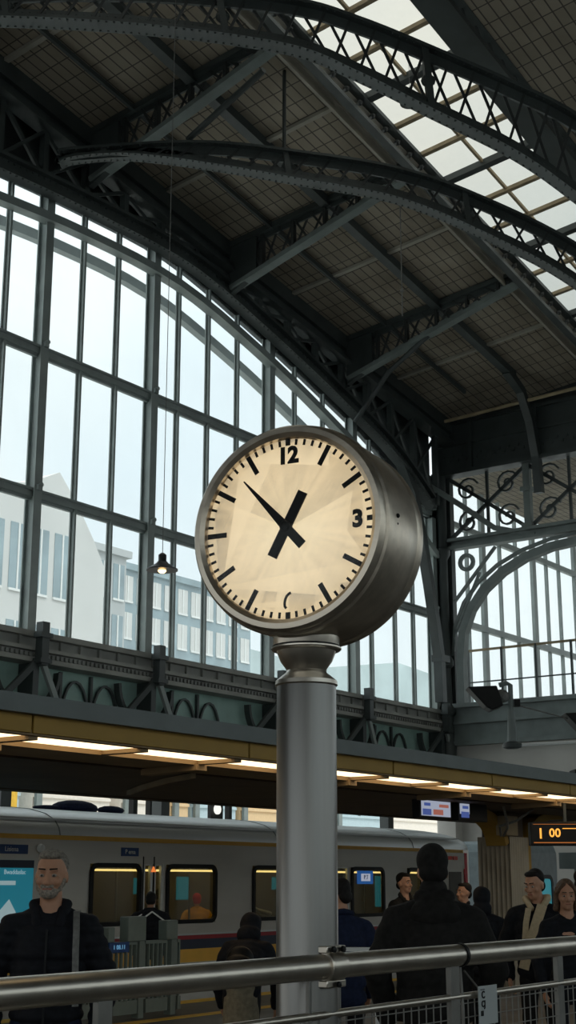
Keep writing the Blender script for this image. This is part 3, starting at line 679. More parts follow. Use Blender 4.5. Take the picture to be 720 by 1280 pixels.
building('office_block', 64.2, 72, 66, 80, 24.0, 'grey office block next to the gabled building, blind grey walls', 'bld2', 5, 6)
building('glass_office', 72.5, 92, 70, 85, 24.5, 'pale glass-fronted office block behind the clock, banded windows', 'bldglass', 12, 8, 'bld1')
building('slim_tower', 62, 64.0, 88, 92, 41, 'slim pale tower rising far behind the gabled building', 'bld1', 2, 10)
b = MB()
pts = [(80, 130, -1), (95, 130, 24), (110, 130, 30), (130, 130, 34), (160, 130, 37), (190, 130, 36), (215, 130, 40), (250, 130, 38), (290, 130, -1)]
b.prism(pts, (0, 40, 0)); o = build(b, 'hillside', 'hill'); tag(o, 'hazy green hillside far outside the window', 'hill')
# pale street front seen under the canopy, beyond the train
SF = [(a * 52 / 34, c * 52 / 34, m) for a, c, m in [(26.5, 32.3, 'shop3'), (32.9, 36.6, 'shop1'), (37.2, 39.5, 'shop1'), (39.9, 40.9, 'shop2'), (41.1, 43.8, 'shop3'), (44.1, 46.5, 'shop2'), (46.9, 50.5, 'shop3'), (50.8, 54.5, 'shop3'), (54.8, 60, 'shop1')]]
labs = ['blue-grey street front with a yellow notice above the train roof', 'wide cream street front panel above the train', 'cream street front panel with a bright window band', 'narrow ochre street front beside the dark signal post',
        'blue-grey street front with pale shutters above the train', 'ochre street front near the clock pole', 'blue-grey street front just past the clock pole', 'blue-grey street front with dark uprights past the clock pole', 'cream street front towards the fluted column']
for (a, c, m), lb in zip(SF, labs):
    t = root_uv('street_front', (a + c) / 2, 52, -1, lb, 'shop front')
    b = MB(); b.box((a, 52, -1), (c, 54, 8.6)); b.box((a, 51.9, 5.75), (c, 52, 5.9)); build(b, 'facade', m, t)
    b = MB(); b.box((a + .01, 51.7, -1), (a + .4, 51.89, 8.6)); build(b, 'pilaster', 'steel_light', t)
    b = MB(); b.box((a + .6, 51.93, 1.0), (c - .4, 51.99, 4.6)); build(b, 'window_pane', 'bldglass', t)
    if m == 'shop3':
        b = MB(); b.box(((a + c) / 2 - .07, 51.88, 5.9), ((a + c) / 2 + .07, 51.99, 8.6)); build(b, 'joint', 'steel', t)
b = MB(); b.box((46.7, 51.6, 5.0), (48.9, 51.7, 6.2)); b.box((46.9, 51.7, 5.4), (47.1, 51.99, 5.6)); o = build(b, 'yellow_notice', 'yline'); tag(o, 'plain yellow notice board on the blue-grey street front', 'notice')
# signal beyond the train
t = root_uv('signal_post', 37.6, 30, -1, 'black signal frame with a round white lamp above the train roof', 'signal')
b = MB(); b.box((33.4, 30, -1), (33.6, 30.2, 4.6)); b.box((34.2, 30, -1), (34.4, 30.2, 4.4)); b.box((34.2, 30, 4.2), (36.0, 30.1, 4.35)); b.box((38.3, 30, -1), (38.45, 30.2, 4.4)); b.box((37.3, 30, 3.3), (37.95, 30.15, 4.4)); build(b, 'frame', 'black', t)
b = MB(); b.lathe([(.17, 0), (.17, .06)], (37.55, 29.95, 4.0), (0, -1, 0), 16); build(b, 'lens', emis('signal_lens', (1, 1, .92), 1.0), t)

# ================================================================ CANOPY
t = root_uv('platform_canopy', 15, 10, 2.4, 'long grey and ochre platform canopy with strip lights over the train', 'canopy')
CV = 8.0
b = MB(); b.box((-4, CV - .08, 2.91), (34, CV + .06, 3.055)); b.box((-4, CV - .02, 3.04), (34, 12.6, 3.052)); build(b, 'gutter_fascia', 'gutter', t)
b = MB()
js = [-4, 2.1, 4.9, 7.71, 10.51, 13.1, 15.4, 17.64, 20.4, 23, 26, 30, 34]
for a, c in zip(js, js[1:]):
    b = MB(); b.box((a + .012, CV, 2.77), (c - .012, CV + .05, 2.93)); build(b, 'ochre_panel', 'ochre', t, bevel=.006)
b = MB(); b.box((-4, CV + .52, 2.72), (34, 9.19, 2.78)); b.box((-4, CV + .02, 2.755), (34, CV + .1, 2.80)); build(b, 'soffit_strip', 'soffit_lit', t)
b = MB(); b.box((-4, 9.19, 2.70), (34, 12.5, 3.05)); b.box((-4, 12.3, 2.69), (34, 12.6, 3.035)); build(b, 'shaded_soffit', 'soffit', t)  # rest of the soffit, its shade put into the dark colour
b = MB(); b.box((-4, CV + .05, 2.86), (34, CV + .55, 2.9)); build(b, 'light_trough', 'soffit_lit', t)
for k in range(-5, 12):
    u = 7.775 + 1.32 * k; b = MB(); b.box((u - .05, CV + .06, 2.725), (u + .05, CV + .56, 2.80))
    if k % 2 == 0: b.bar((u, CV + .5, 2.70), (u, 9.2, 2.68), .16, .06, (1, 0, 0))
    build(b, 'soffit_bracket', 'soffit_lit', t)
us = [7.82 + 1.32 * k for k in range(-5, 11)]
proto = None
for i, u in enumerate(us):
    lab = 'warm strip light recessed under the canopy edge, one of the row'
    m_ = Matrix.Translation(W(u, CV + .08, 2.76)) @ MUV
    if proto is None:
        proto = root_uv('strip_light', u, CV + .08, 2.76, lab, 'light', 'strip lights under the canopy edge')
        b = MB(); b.box((u, CV + .08, 2.76), (u + 1.23, CV + .50, 2.79)); build(b, 'diffuser', 'tube', proto)
        b = MB(); b.box((u - .03, CV + .06, 2.79), (u + 1.26, CV + .52, 2.86)); build(b, 'housing', 'soffit_lit', proto)
    else: dup(proto, m_)
# fluted column carrying the canopy
def col_thing(u, v, lab):
    t = root_uv('canopy_column', u, v, 0, lab, 'column')
    n = 72; vs = MB(); prof = []
    b = MB(); w_, d_ = .32, .28; poly = []
    def side(p, q, nf):
        for k in range(nf * 4):
            s = k / (nf * 4); x = p[0] + (q[0] - p[0]) * s; y = p[1] + (q[1] - p[1]) * s
            nx, ny = (q[1] - p[1]), -(q[0] - p[0]); l = math.hypot(nx, ny); dd = -.018 * abs(math.sin(PI * s * nf))
            poly.append((u + x + nx / l * dd, v + y + ny / l * dd, 0))
    side((-w_, -d_), (w_, -d_), 8); side((w_, -d_), (w_, d_), 7); side((w_, d_), (-w_, d_), 8); side((-w_, d_), (-w_, -d_), 7)
    b.prism(poly, (0, 0, 2.32)); build(b, 'fluted_shaft', 'fluted', t)
    b = MB(); b.box((u - .28, v - .22, 2.32), (u + .28, v + .22, 2.72)); build(b, 'head_block', 'soffit', t)
    for s in (-1, 1):
        b = MB(); x0 = u + s * (w_ + .05)
        b.sweep([(x0, v - .1, 1.2 if s > 0 else 2.2), (x0, v - .1, 2.2), (x0 + s * .06, v - .1, 2.36), (x0 + s * .2, v - .1, 2.5), (x0 + s * .42, v - .1, 2.6), (x0 + s * .8, v - .1, 2.68), (x0 + s * 1.3, v - .1, 2.71)], .34, .12, (0, 1, 0)); build(b, 'curved_bracket', 'ochre', t)
    return t
col_thing(20.3, 10.4, 'fluted beige canopy column with curved ochre brackets, beside the man with a scarf')
b = MB(); b.tube([(18.6, 9.5, 2.71), (18.9, 9.6, 2.5), (19.3, 9.8, 2.42), (19.55, 10.0, 2.32)], .02, 6); b.tube([(19.6, 9.5, 2.71), (19.2, 9.6, 2.52), (19.05, 9.8, 2.44), (19.5, 10.02, 2.32)], .02, 6)
o = build(b, 'loose_cable', 'strap'); tag(o, 'pair of loose grey cables hanging in front of the column head', 'cable')
b = MB(); b.box((19.62, 9.98, 2.33), (20.0, 10.16, 2.62)); o = build(b, 'junction_box', 'timber'); tag(o, 'tan junction box at the head of the fluted column', 'box')
b = MB(); b.sweep([(10.9, 9.0, 2.67), (11.3, 9.7, 2.67), (11.95, 10.6, 2.67), (12.6, 11.4, 2.67)], .05, .05, (1, 0, 0)); o = build(b, 'soffit_conduit', 'timber'); tag(o, 'pale curved conduit across the dark canopy soffit', 'conduit')
# screens under the canopy
for i, (u0, u1, lab) in enumerate(((16.2, 17.05, 'small lit timetable screen under the canopy, the brighter of the pair'), (17.25, 18.1, 'small dim screen under the canopy next to the bright one'))):
    t = root_uv('platform_screen', (u0 + u1) / 2, 9.5, 2.5, lab, 'screen')
    b = MB(); b.box((u0, 9.5, 2.46), (u1, 9.62, 2.70)); build(b, 'housing', 'rubber', t, bevel=.01)
    b = MB()
    if i == 0: b.box((u0 + .04, 9.49, 2.49), (u1 - .04, 9.5, 2.69))
    else: b.box((u0 + .04, 9.49, 2.55), (u0 + .3, 9.5, 2.69))
    build(b, 'display', 'screen', t)
    b = MB(); b.box((u0 + .06, 9.485, 2.5), (u0 + .28, 9.49, 2.58)); b.box((u0 + .1, 9.485, 2.62), (u0 + .26, 9.49, 2.66)); build(b, 'blue_block', 'screen_b', t)
    if i == 0: b = MB(); b.box((u0 + .34, 9.485, 2.51), (u0 + .6, 9.49, 2.58)); b.box((u0 + .5, 9.485, 2.61), (u0 + .75, 9.49, 2.65)); build(b, 'red_block', 'screen_r', t)
# amber departure board
t = root_xy('departure_board', 4.3, 20, 2.0, 0, 'black departure board with amber digits hanging beyond the fluted column', 'departure board')
b = MB(MXY); b.box((3.41, 20.0, 2.13), (5.6, 20.22, 2.46)); build(b, 'housing', 'rubber', t, bevel=.015)
b = MB(MXY); text_mb(b, '1', .20, (3.55, 19.995, 2.29), (1, 0, 0), (0, 0, 1), .003, .003); text_mb(b, '00', .165, (3.75, 19.995, 2.30), (1, 0, 0), (0, 0, 1), .003, .003)
b.box((3.86, 19.99, 2.36), (4.15, 19.998, 2.37)); build(b, 'digits', 'led', t)
b = MB(MXY)
for x0, z0, x1, z1 in ((3.45, 2.165, 4.2, 2.178), (3.45, 2.42, 5.1, 2.427), (4.18, 2.19, 4.195, 2.40)): b.box((x0, 19.99, z0), (x1, 19.998, z1))
build(b, 'lit_border', emis('amber_border', (.7, .2, .03), .5), t)
for x in (3.9, 5.2):
    b = MB(MXY); b.box((x, 20.08, 2.46), (x + .04, 20.12, 2.72)); build(b, 'hanger', 'steel', t)

# ================================================================ TRAIN
tv = 14.0
t = root_uv('train', 13, 15.4, -.6, 'stainless metro train with ochre stripe standing at the platform', 'train')
TU0, TU1 = 2.0, 26.3
# section: flat side to 2.22, curved roof above
rf = [(0, 2.26), (.03, 2.36), (.12, 2.47), (.30, 2.56), (.6, 2.63), (1.0, 2.67), (1.35, 2.68), (1.7, 2.67), (2.1, 2.63), (2.4, 2.56), (2.58, 2.47), (2.67, 2.36), (2.7, 2.26)]
def nose(u, dv, z):  # rounds off the leading end
    return (u, tv + dv, z)
b = MB(); N = len(rf); secs = [(TU0, 0, 0), (25.0, 0, 0), (25.6, .03, .03), (26.0, .12, .09), (26.3, .3, .22)]
vs = []; fs = []
for u, ins, dz in secs:
    for dv, z in rf:
        k = 1 - ins / 1.35; vs.append((u, tv + 1.35 + (dv - 1.35) * k, 2.26 + (z - 2.26) * (1 - dz * 2)))
for i in range(len(secs) - 1):
    for k in range(N - 1): fs.append((i * N + k, (i + 1) * N + k, (i + 1) * N + k + 1, i * N + k + 1))
fs.append(tuple((len(secs) - 1) * N + k for k in range(N))); fs.append(tuple(range(N))[::-1]); b.add(vs, fs)
roof = build(b, 'roof', 'train_roof', t, True)
for u in (4.2, 9.5, 14.1, 19.2, 23.6): b = MB(); b.sweep([(u, tv + dv - (.004 if dv < 1.3 else -.004), z + .004) for dv, z in rf], .018, .006, (1, 0, 0)); build(b, 'roof_seam', 'steel_light', roof)
b = MB(); b.bar((TU0, tv + .1, 2.475), (25.5, tv + .1, 2.475), .02, .03, (0, 1, 0)); build(b, 'gutter_bead', 'train_roof', roof)
# windows / doors openings along u
ops = [(3.2, 6.0, 'win'), (6.2, 7.7, 'door'), (7.9, 9.9, 'win'), (11.0, 12.3, 'win'), (14.72, 15.78, 'win'), (15.84, 16.3, 'door'), (16.36, 17.55, 'win'), (18.5, 20.2, 'win'), (20.28, 21.35, 'door'), (21.4, 22.5, 'win'), (23.35, 23.9, 'win')]
Zb, Zt = 1.04, 1.89
b = MB(); seg = [TU0]
for a, c, _ in ops: seg += [a, c]
seg += [25.0]
b.box((TU0, tv, Zt), (25.6, tv + .06, 2.2)); b.box((TU0, tv, .86), (25.6, tv + .06, Zb))
for i in range(0, len(seg), 2): b.box((seg[i], tv, Zb), (seg[i + 1], tv + .06, Zt))
b.box((TU0, tv + 2.64, -.3), (25.6, tv + 2.7, 2.26)); b.box((TU0, tv, -.3), (TU0 + .1, tv + 2.7, 2.26))
build(b, 'side_panel', 'train', t)
b = MB(); b.add([nose(25.0, 0, -.3), nose(25.0, 0, 2.26), nose(25.6, .02, 2.26), nose(25.6, .02, -.3), nose(26.0, .12, 2.26), nose(26.0, .12, -.3), nose(26.3, .35, 2.22), nose(26.3, .35, -.3), nose(26.3, 2.4, 2.22), nose(26.3, 2.4, -.3), nose(25.6, 2.7, 2.26), nose(25.6, 2.7, -.3)],
           [(0, 1, 2, 3), (3, 2, 4, 5), (5, 4, 6, 7), (7, 6, 8, 9), (9, 8, 10, 11)]); build(b, 'cab_end', 'train', t)
b = MB(); b.box((24.95, tv - .01, 1.1), (25.45, tv, 1.83)); build(b, 'cab_grille', 'tint', t)
b = MB(); b.box((25.62, tv - .0, .6), (25.72, tv + .05, 2.2)); build(b, 'red_edge', mat('train_red_edge', (.75, .03, .05), .4), t)
b = MB(); b.box((24.9, tv - .015, 2.06), (25.08, tv, 2.13)); b.box((25.12, tv - .015, 2.06), (25.3, tv, 2.13)); build(b, 'cab_number', mat('train_red_letters', (.8, .05, .02), .4), t)
for nm, z0, z1, m in (('ochre_stripe', 2.20, 2.262, 'train_yel'), ('red_stripe', .80, .86, 'train_red'), ('navy_stripe', .66, .80, 'train_navy'), ('lower_ochre_stripe', .47, .66, 'train_yel'), ('skirt', -.3, .47, 'train_white')):
    b = MB(); b.box((TU0, tv - .008, z0), (25.55, tv + .06, z1)); build(b, nm, m, t)
b = MB(); b.box((TU0, tv - .03, .86), (25.4, tv, .885)); build(b, 'sill_rail', 'train_roof', t)
def roundrect(u0, u1, z0, z1, r, v, n=5):
    P = []
    for cu_, cz_, a0 in ((u1 - r, z1 - r, 0), (u0 + r, z1 - r, PI / 2), (u0 + r, z0 + r, PI), (u1 - r, z0 + r, 1.5 * PI)):
        for k in range(n + 1): a = a0 + k * PI / 2 / n; P.append((cu_ + r * math.cos(a), v, cz_ + r * math.sin(a)))
    return P
for a, c, kind in ops:
    if kind == 'win':
        b = MB(); b.sweep(roundrect(a + .02, c - .02, Zb + .02, Zt - .02, .11, tv - .005), .05, .06, (0, 1, 0), True); f = build(b, 'window_frame', 'rubber', t)
        b = MB(); b.box((a, tv + .02, Zb), (c, tv + .03, Zt)); build(b, 'window_pane', 'tglass', f)
    else:
        mid = (a + c) / 2
        for x0, x1 in ((a, mid - .01), (mid + .01, c)):
            b = MB(); b.box((x0, tv + .005, .5), (x1, tv + .05, 1.0)); b.box((x0, tv + .005, Zt - .02), (x1, tv + .05, 2.0)); b.box((x0, tv + .005, 1.0), (x0 + .05, tv + .05, Zt)); b.box((x1 - .05, tv + .005, 1.0), (x1, tv + .05, Zt)); d = build(b, 'door', 'train_roof', t)
            b = MB(); b.box((x0 + .05, tv + .02, 1.0), (x1 - .05, tv + .03, Zt)); build(b, 'door_pane', 'tglass', d)
            b = MB(); b.box((x0 - .012, tv - .004, .5), (x0 + .012, tv + .02, 2.0)); build(b, 'door_seal', 'rubber', d)
        b = MB(); b.prism([(mid - .05, tv - .01, 1.78), (mid + .05, tv - .01, 1.78), (mid, tv - .01, 1.86)], (0, .02, 0)); build(b, 'warning_lamp', emis('warning_orange', (1, .25, .05), .8), t)
# inside
b = MB(); b.box((TU0 + .2, tv + 2.55, -.1), (25, tv + 2.6, 2.2)); b.box((TU0 + .2, tv + .1, 2.12), (25, tv + 2.6, 2.2)); b.box((TU0 + .2, tv + .1, -.05), (25, tv + 2.6, .02)); build(b, 'inner_lining', 'tint', t)
for v in (tv + .75, tv + 2.0): b = MB(); b.box((TU0 + .4, v, 2.04), (24.6, v + .12, 2.1)); build(b, 'ceiling_light', 'tlight', t)
b = MB(); b.box((TU0 + .3, tv + .14, 1.79), (24.6, tv + .17, 1.82)); build(b, 'lit_cove', 'tlight', t)
for u in [4 + 1.75 * k for k in range(12)]:
    b = MB(); b.tube([(u, tv + .9, 0), (u, tv + .9, 2.1)], .018, 8); build(b, 'grab_pole', 'brushed', t)
for u in [7.3 + 1.2 * k for k in range(14)]:
    b = MB(); b.box((u - .42, tv + 2.1, .4), (u + .42, tv + 2.55, .5)); b.box((u - .42, tv + 2.45, .5), (u + .42, tv + 2.55, 1.0)); build(b, 'seat', 'navy', t, bevel=.03)
for u0, u1, z0, z1 in ((17.34, 17.5, 1.45, 1.70), (18.41, 18.7, 1.35, 1.72), (24.62, 24.95, 1.15, 1.75), (21.1, 21.3, 1.5, 1.72)):
    b = MB(); b.box((u0, tv + 1.5, z0), (u1, tv + 1.53, z1)); build(b, 'inner_screen', 'teal', t)
b = MB(); b.tube([(18.62, tv + .45, 1.28), (18.85, tv + .45, 1.32), (19.25, tv + .45, 1.18), (19.6, tv + .45, 1.12)], .035, 8); build(b, 'handhold', 'train_roof', t)
# signs and poster on the side
for u0, u1 in ((12.9, 13.5), (15.35, 15.72)):
    b = MB(); b.box((u0, tv - .012, 2.0), (u1, tv, 2.12)); s = build(b, 'line_sign', 'sign_blue', t)
    b = MB(); text_mb(b, 'Lisiena' if u0 < 14 else 'P ema', .09, ((u0 + u1) / 2, tv - .014, 2.06), (1, 0, 0), (0, 0, 1), .002); build(b, 'line_lettering', 'white', s)
b = MB(); b.box((12.3, tv - .01, .62), (13.62, tv, 1.92)); p = build(b, 'route_poster', emis('poster_teal', (.02, .30, .42), .30, (.05, .3, .4)), t)
b = MB(); b.box((12.3, tv - .016, 1.82), (13.62, tv - .01, 1.92)); build(b, 'poster_header', 'train_navy', p)
b = MB(); b.box((12.3, tv - .016, .98), (13.62, tv - .01, 1.0)); build(b, 'poster_rule', 'train_navy', p)
b = MB(); text_mb(b, 'Bwaddaslac', .085, (13.28, tv - .014, 1.765), (1, 0, 0), (0, 0, 1), .002); b.box((12.6, tv - .014, 1.60), (13.3, tv - .01, 1.655))
b.prism([(12.9, tv - .014, 1.15), (13.2, tv - .014, 1.42), (13.33, tv - .014, 1.25), (13.1, tv - .014, 1.1)], (0, .004, 0)); build(b, 'poster_print', emis('poster_white', (.5, .7, .75), .35, (.5, .6, .6)), p)
b = MB(); b.box((13.95, tv - .01, 1.38), (14.15, tv, 1.5)); build(b, 'small_notice', 'cream', t)
b = MB(); b.lathe([(.05, 0), (.06, .02), (.05, .06), (0, .07)], (13.72, tv, 2.08), (0, -1, 0), 14); build(b, 'side_lamp', 'white', t)
b = MB(); b.box((21.62, tv + .0, 1.60), (22.14, tv + .012, 1.83)); s = build(b, 'door_sign', emis('blue_door_sign', (.02, .12, .4), .5), t)
b = MB(); b.box((21.74, tv - .006, 1.65), (22.04, tv, 1.78)); build(b, 'door_sign_panel', 'screen', s)
b = MB(); text_mb(b, 'P.T', .11, (21.89, tv - .010, 1.715), (1, 0, 0), (0, 0, 1), .003); build(b, 'door_sign_letters', 'sign_blue', s)
for u in (4, 8, 12, 17, 21, 24.4):
    b = MB()
    for s in (0, 2.2): b.lathe([(.42, 0), (.42, .08), (.38, .08), (.38, .12)], (u, tv + .25 + s, -.58), (0, 1, 0), 20)
    build(b, 'wheel_pair', 'steel_dark', t, True)
b = MB(); b.box((TU0, tv + .3, -.55), (25.2, tv + 2.4, -.25)); build(b, 'underframe', 'steel_dark', t)
for v in (tv + .3, tv + 2.45): b = MB(); b.box((U0, v - .04, -1.0), (60, v + .04, -.99 + .0)); o = build(b, 'trim_rail', 'steel'); tag(o, 'running rail under the train', None, kind='structure')
# a dish and lump on the train roof
b = MB(); b.ball((15.6, 15.2, 2.72), (.45, .25, .12), 16, 8); b.ball((15.2, 15.2, 2.70), (.5, .1, .05), 10, 6); b.ball((16.4, 15.2, 2.72), (.3, .12, .07), 10, 6); build(b, 'roof_vent', 'navy', t, True)

# pale second carriage beyond the fluted column
t = root_uv('pale_carriage', 31, 15, -.6, 'pale blue-grey carriage end with a rounded window behind the fluted column', 'train')
b = MB(); b.box((29.4, 15.0, -.4), (32.3, 17.6, 2.55)); build(b, 'body', 'trail', t, bevel=.25)
b = MB(); b.sweep(roundrect(30.3, 31.7, .95, 1.75, .15, 14.98), .05, .09, (0, 1, 0), True); f = build(b, 'window_frame', 'rubber', t)
b = MB(); b.box((30.35, 14.975, 1.0), (31.65, 14.99, 1.7)); build(b, 'window_pane', 'teal', f)  # pane glows teal by itself, it is no lamp
b = MB(); b.box((29.5, 15.3, -.99), (32.2, 17.3, -.4)); build(b, 'bogie', 'steel_dark', t)
t = root_uv('blue_post', 30, 12, 0, 'pale blue platform post behind the scarf man', 'post')
b = MB(MUV); b.box((24.3, 12.35, 0), (24.62, 12.65, 2.7)); b.box((24.7, 12.4, 0), (24.85, 12.6, 2.7)); build(b, 'shaft', 'trail', t)
b = MB(); b.box((24.85, 12.2, 1.55), (25.4, 12.7, 1.75)); build(b, 'arm', 'white', t)
b = MB(); b.box((33.5, 14.6, 1.95), (45, 15.6, 2.35)); b.box((33.5, 14.7, -1), (33.9, 15.2, 1.95)); b.box((38, 14.7, -1), (38.5, 15.2, 1.95)); o = build(b, 'footbridge_beam', 'steel_light'); tag(o, 'grey-green beam on posts far behind the departure board', 'beam')

# ================================================================ THE CLOCK
CX, CY, CZ = .069, 5.2, 2.93
ck = root_xy('station_clock', CX, CY, 0, 0, 'large round two-sided station clock glowing cream on a thick brushed steel pole', 'clock')
b = MB(MXY); b.lathe([(.1115, 0), (.1115, 2.365), (.108, 2.38), (.095, 2.392)], (CX, CY, 0), n=64); build(b, 'pole', 'brushed', ck, True)
b = MB(MXY); b.lathe([(.113, 2.355), (.118, 2.36), (.116, 2.375), (.092, 2.395), (.078, 2.405), (.074, 2.415), (.08, 2.425), (.098, 2.45), (.108, 2.475), (.112, 2.487), (.128, 2.49), (.133, 2.495), (.133, 2.50), (.124, 2.505)], (CX, CY, 0), n=64); build(b, 'neck', 'rail', ck, True)
b = MB(MXY); b.lathe([(.124, 2.502), (.126, 2.508), (.126, 2.60), (.13, 2.604), (.13, 2.612), (.12, 2.62)], (CX, CY, 0), n=64); build(b, 'collar', 'rail', ck, True)
b = MB(MXY); b.lathe([(.1275, 2.500), (.1275, 2.508)], (CX, CY, 0), n=64); build(b, 'collar_seam', 'black', ck)
AZ = math.radians(26.5)
nf = Vector((-math.sin(AZ), -math.cos(AZ), 0)); tf = Vector((math.cos(AZ), -math.sin(AZ), 0)); zf = Vector((0, 0, 1))
C0 = Vector((CX + .012, CY, CZ)); D = .36
F0 = C0 + nf * D / 2
prof = [(r * .985, h * (.37 / .43) if h < -.06 else h) for r, h in [(.352, .0), (.356, .018), (.372, .03), (.392, .028), (.402, .016), (.404, -.002), (.400, -.012), (.410, -.018), (.414, -.03), (.414, -.05), (.408, -.056), (.412, -.10), (.413, -.21), (.412, -.335), (.407, -.345), (.413, -.352), (.415, -.37), (.415, -.395), (.405, -.415), (.38, -.43), (.34, -.43)]]
# front bezel, drum, back bezel as separate parts sharing one profile
b = MB(MXY); b.lathe(prof[:11], F0, nf, 128); build(b, 'front_bezel', 'bronze', ck, True)
b = MB(MXY); b.lathe(prof[10:15], F0, nf, 128); build(b, 'drum', 'bronze', ck, True)
b = MB(MXY); b.lathe(prof[14:], F0, nf, 128); build(b, 'back_bezel', 'bronze', ck, True)
b = MB(MXY); b.lathe([(0, -.369), (.34, -.368)], F0, nf, 96); build(b, 'back_dial', 'dial', ck)
b = MB(MXY); pp = F0 - nf * .09 + tf * .405 + zf * .02; b.ball(pp, .009, 10, 8); pp = F0 - nf * .09 + tf * .404 + zf * -.01; b.ball(pp, .005, 8, 6); build(b, 'latch', 'black', ck)
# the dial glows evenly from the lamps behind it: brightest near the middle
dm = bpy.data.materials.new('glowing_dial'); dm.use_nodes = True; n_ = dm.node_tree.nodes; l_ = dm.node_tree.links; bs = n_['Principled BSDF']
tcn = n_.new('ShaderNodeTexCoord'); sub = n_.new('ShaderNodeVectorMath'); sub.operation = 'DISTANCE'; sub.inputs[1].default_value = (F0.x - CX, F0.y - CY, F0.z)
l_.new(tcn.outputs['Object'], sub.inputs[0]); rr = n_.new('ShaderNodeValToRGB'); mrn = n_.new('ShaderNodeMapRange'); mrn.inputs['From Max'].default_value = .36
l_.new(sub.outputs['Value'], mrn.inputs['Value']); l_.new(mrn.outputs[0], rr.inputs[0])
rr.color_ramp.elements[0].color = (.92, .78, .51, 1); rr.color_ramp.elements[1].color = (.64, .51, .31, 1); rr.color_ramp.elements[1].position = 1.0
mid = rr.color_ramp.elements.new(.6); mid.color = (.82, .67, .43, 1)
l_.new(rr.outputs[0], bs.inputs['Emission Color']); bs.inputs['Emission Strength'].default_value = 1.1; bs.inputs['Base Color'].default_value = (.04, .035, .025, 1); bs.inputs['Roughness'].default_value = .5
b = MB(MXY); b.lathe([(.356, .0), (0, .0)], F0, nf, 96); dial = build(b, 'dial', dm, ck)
def P(a, r, h=.002): return F0 + nf * h + (tf * math.sin(a) + zf * math.cos(a)) * r
def mark(a, r0, r1, w_, h=.001, th=.002):
    c, s = (tf * math.sin(a) + zf * math.cos(a)), (tf * math.cos(a) - zf * math.sin(a)); o = F0 + nf * h
    q = MB(MXY); q.prism([o + c * r0 - s * w_, o + c * r1 - s * w_, o + c * r1 + s * w_, o + c * r0 + s * w_], nf * th); return q
q = MB(MXY)
for k in range(60):
    if k % 5: q2 = mark(k * PI / 30, .322, .345, .0050); q.add(q2.v, q2.f)
build(q, 'minute_marks', 'black', dial)
for k in range(12):
    if k in (0, 3, 6): build(mark(k * PI / 6, .322, .348, .0098), 'hour_mark', 'black', dial)
    else: build(mark(k * PI / 6, .262, .345, .0098), 'hour_mark', 'black', dial)
def numeral(ch, a, r, dx=0):
    q = MB(MXY); text_mb(q, ch, .088, P(a, r, .002) + tf * dx, tf, zf, .001, .0045); build(q, 'numeral', 'black', dial)
numeral('12', 0, .280); numeral('3', PI / 2, .285)
# the numeral six is worn away to its upper hook
q = MB(MXY); c6 = P(PI, .287, .002)
q.sweep([c6 + tf * x + zf * z for x, z in ((.012, .037), (.004, .034), (-.005, .026), (-.011, .014), (-.014, .0), (-.013, -.012), (-.007, -.02))], .002, .010, nf); build(q, 'numeral', 'black', dial)
def hand(name, a, outline, h):
    c, s = (tf * math.sin(a) + zf * math.cos(a)), (tf * math.cos(a) - zf * math.sin(a)); o = F0 + nf * h
    q = MB(MXY); q.prism([o + c * y + s * x for x, y in outline], nf * .006); return build(q, name, 'black', ck)
hand('hour_hand', math.radians(28.5), [(-.0205, -.125), (.0205, -.125), (.020, .145), (-.020, .145)], .012)
hand('minute_hand', math.radians(-42), [(-.018, -.105), (.018, -.105), (.017, .02), (.002, .262), (-.003, .262), (-.017, .02)], .022)
b = MB(MXY); b.lathe([(.022, .008), (.022, .03), (.018, .034), (0, .034)], F0, nf, 24); build(b, 'hub', 'black', ck)
b = MB(MXY); b.lathe([(.35 * math.sin(a * PI / 24), .012 + .028 * math.cos(a * PI / 24)) for a in range(12, -1, -1)], F0, nf, 96); build(b, 'dome_glass', glass('clock_glass', (1, 1, 1), .012, rough=.06), ck, True)

# ================================================================ HANDRAIL
RV = 2.88
hr = root_uv('handrail', 4, RV, 0, 'thick round steel handrail with wire mesh infill clamped to the clock pole', 'railing')
b = MB(); b.tube([(-1, RV, 1.36), (12, RV, 1.36)], .043, 32); build(b, 'top_rail', 'rail', hr, True)
b = MB(); b.tube([(-1, RV, 1.20), (12, RV, 1.20)], .014, 16); build(b, 'lower_rail', 'rail', hr, True)
b = MB(); b.tube([(-1, RV, .18), (12, RV, .18)], .014, 16); build(b, 'bottom_rail', 'rail', hr, True)
for u, w_, th in ((.1, .03, .012), (1.6, .03, .012), (3.1, .03, .012), (4.13, .008, .008), (5.14, .036, .012), (6.12, .03, .012), (7.6, .036, .012), (9.1, .036, .012), (10.6, .036, .012)):
    b = MB(); b.box((u - w_, RV - th, 0), (u + w_, RV + th, 1.33)); build(b, 'post', 'railpost', hr, bevel=.003)
b = MB(); b.tube([(5.2, RV, 1.33), (5.2, RV - .01, 1.15), (5.21, RV, .2)], .006, 8); b.tube([(5.2, RV - .02, 1.3), (5.34, RV - .02, 1.21)], .004, 6); build(b, 'stay_wire', 'railpost', hr)
b = MB()
for k in range(230):
    u = -.9 + k * .056; b.box((u - .0018, RV - .002, .18), (u + .0018, RV + .002, 1.19))
for k in range(19):
    z = .2 + k * .054; b.box((-1, RV - .002, z - .0018), (12, RV + .002, z + .0018))
build(b, 'wire_mesh', 'railpost', hr)
def band(u, name, m, r=.046, w_=.014):
    b = MB(); b.lathe([(r - .004, -w_), (r, -w_), (r, w_), (r - .004, w_)], (u, RV, 1.36), (1, 0, 0), 32); return build(b, name, m, hr, True)
band(5.20, 'dark_band', 'black', .047, .010)
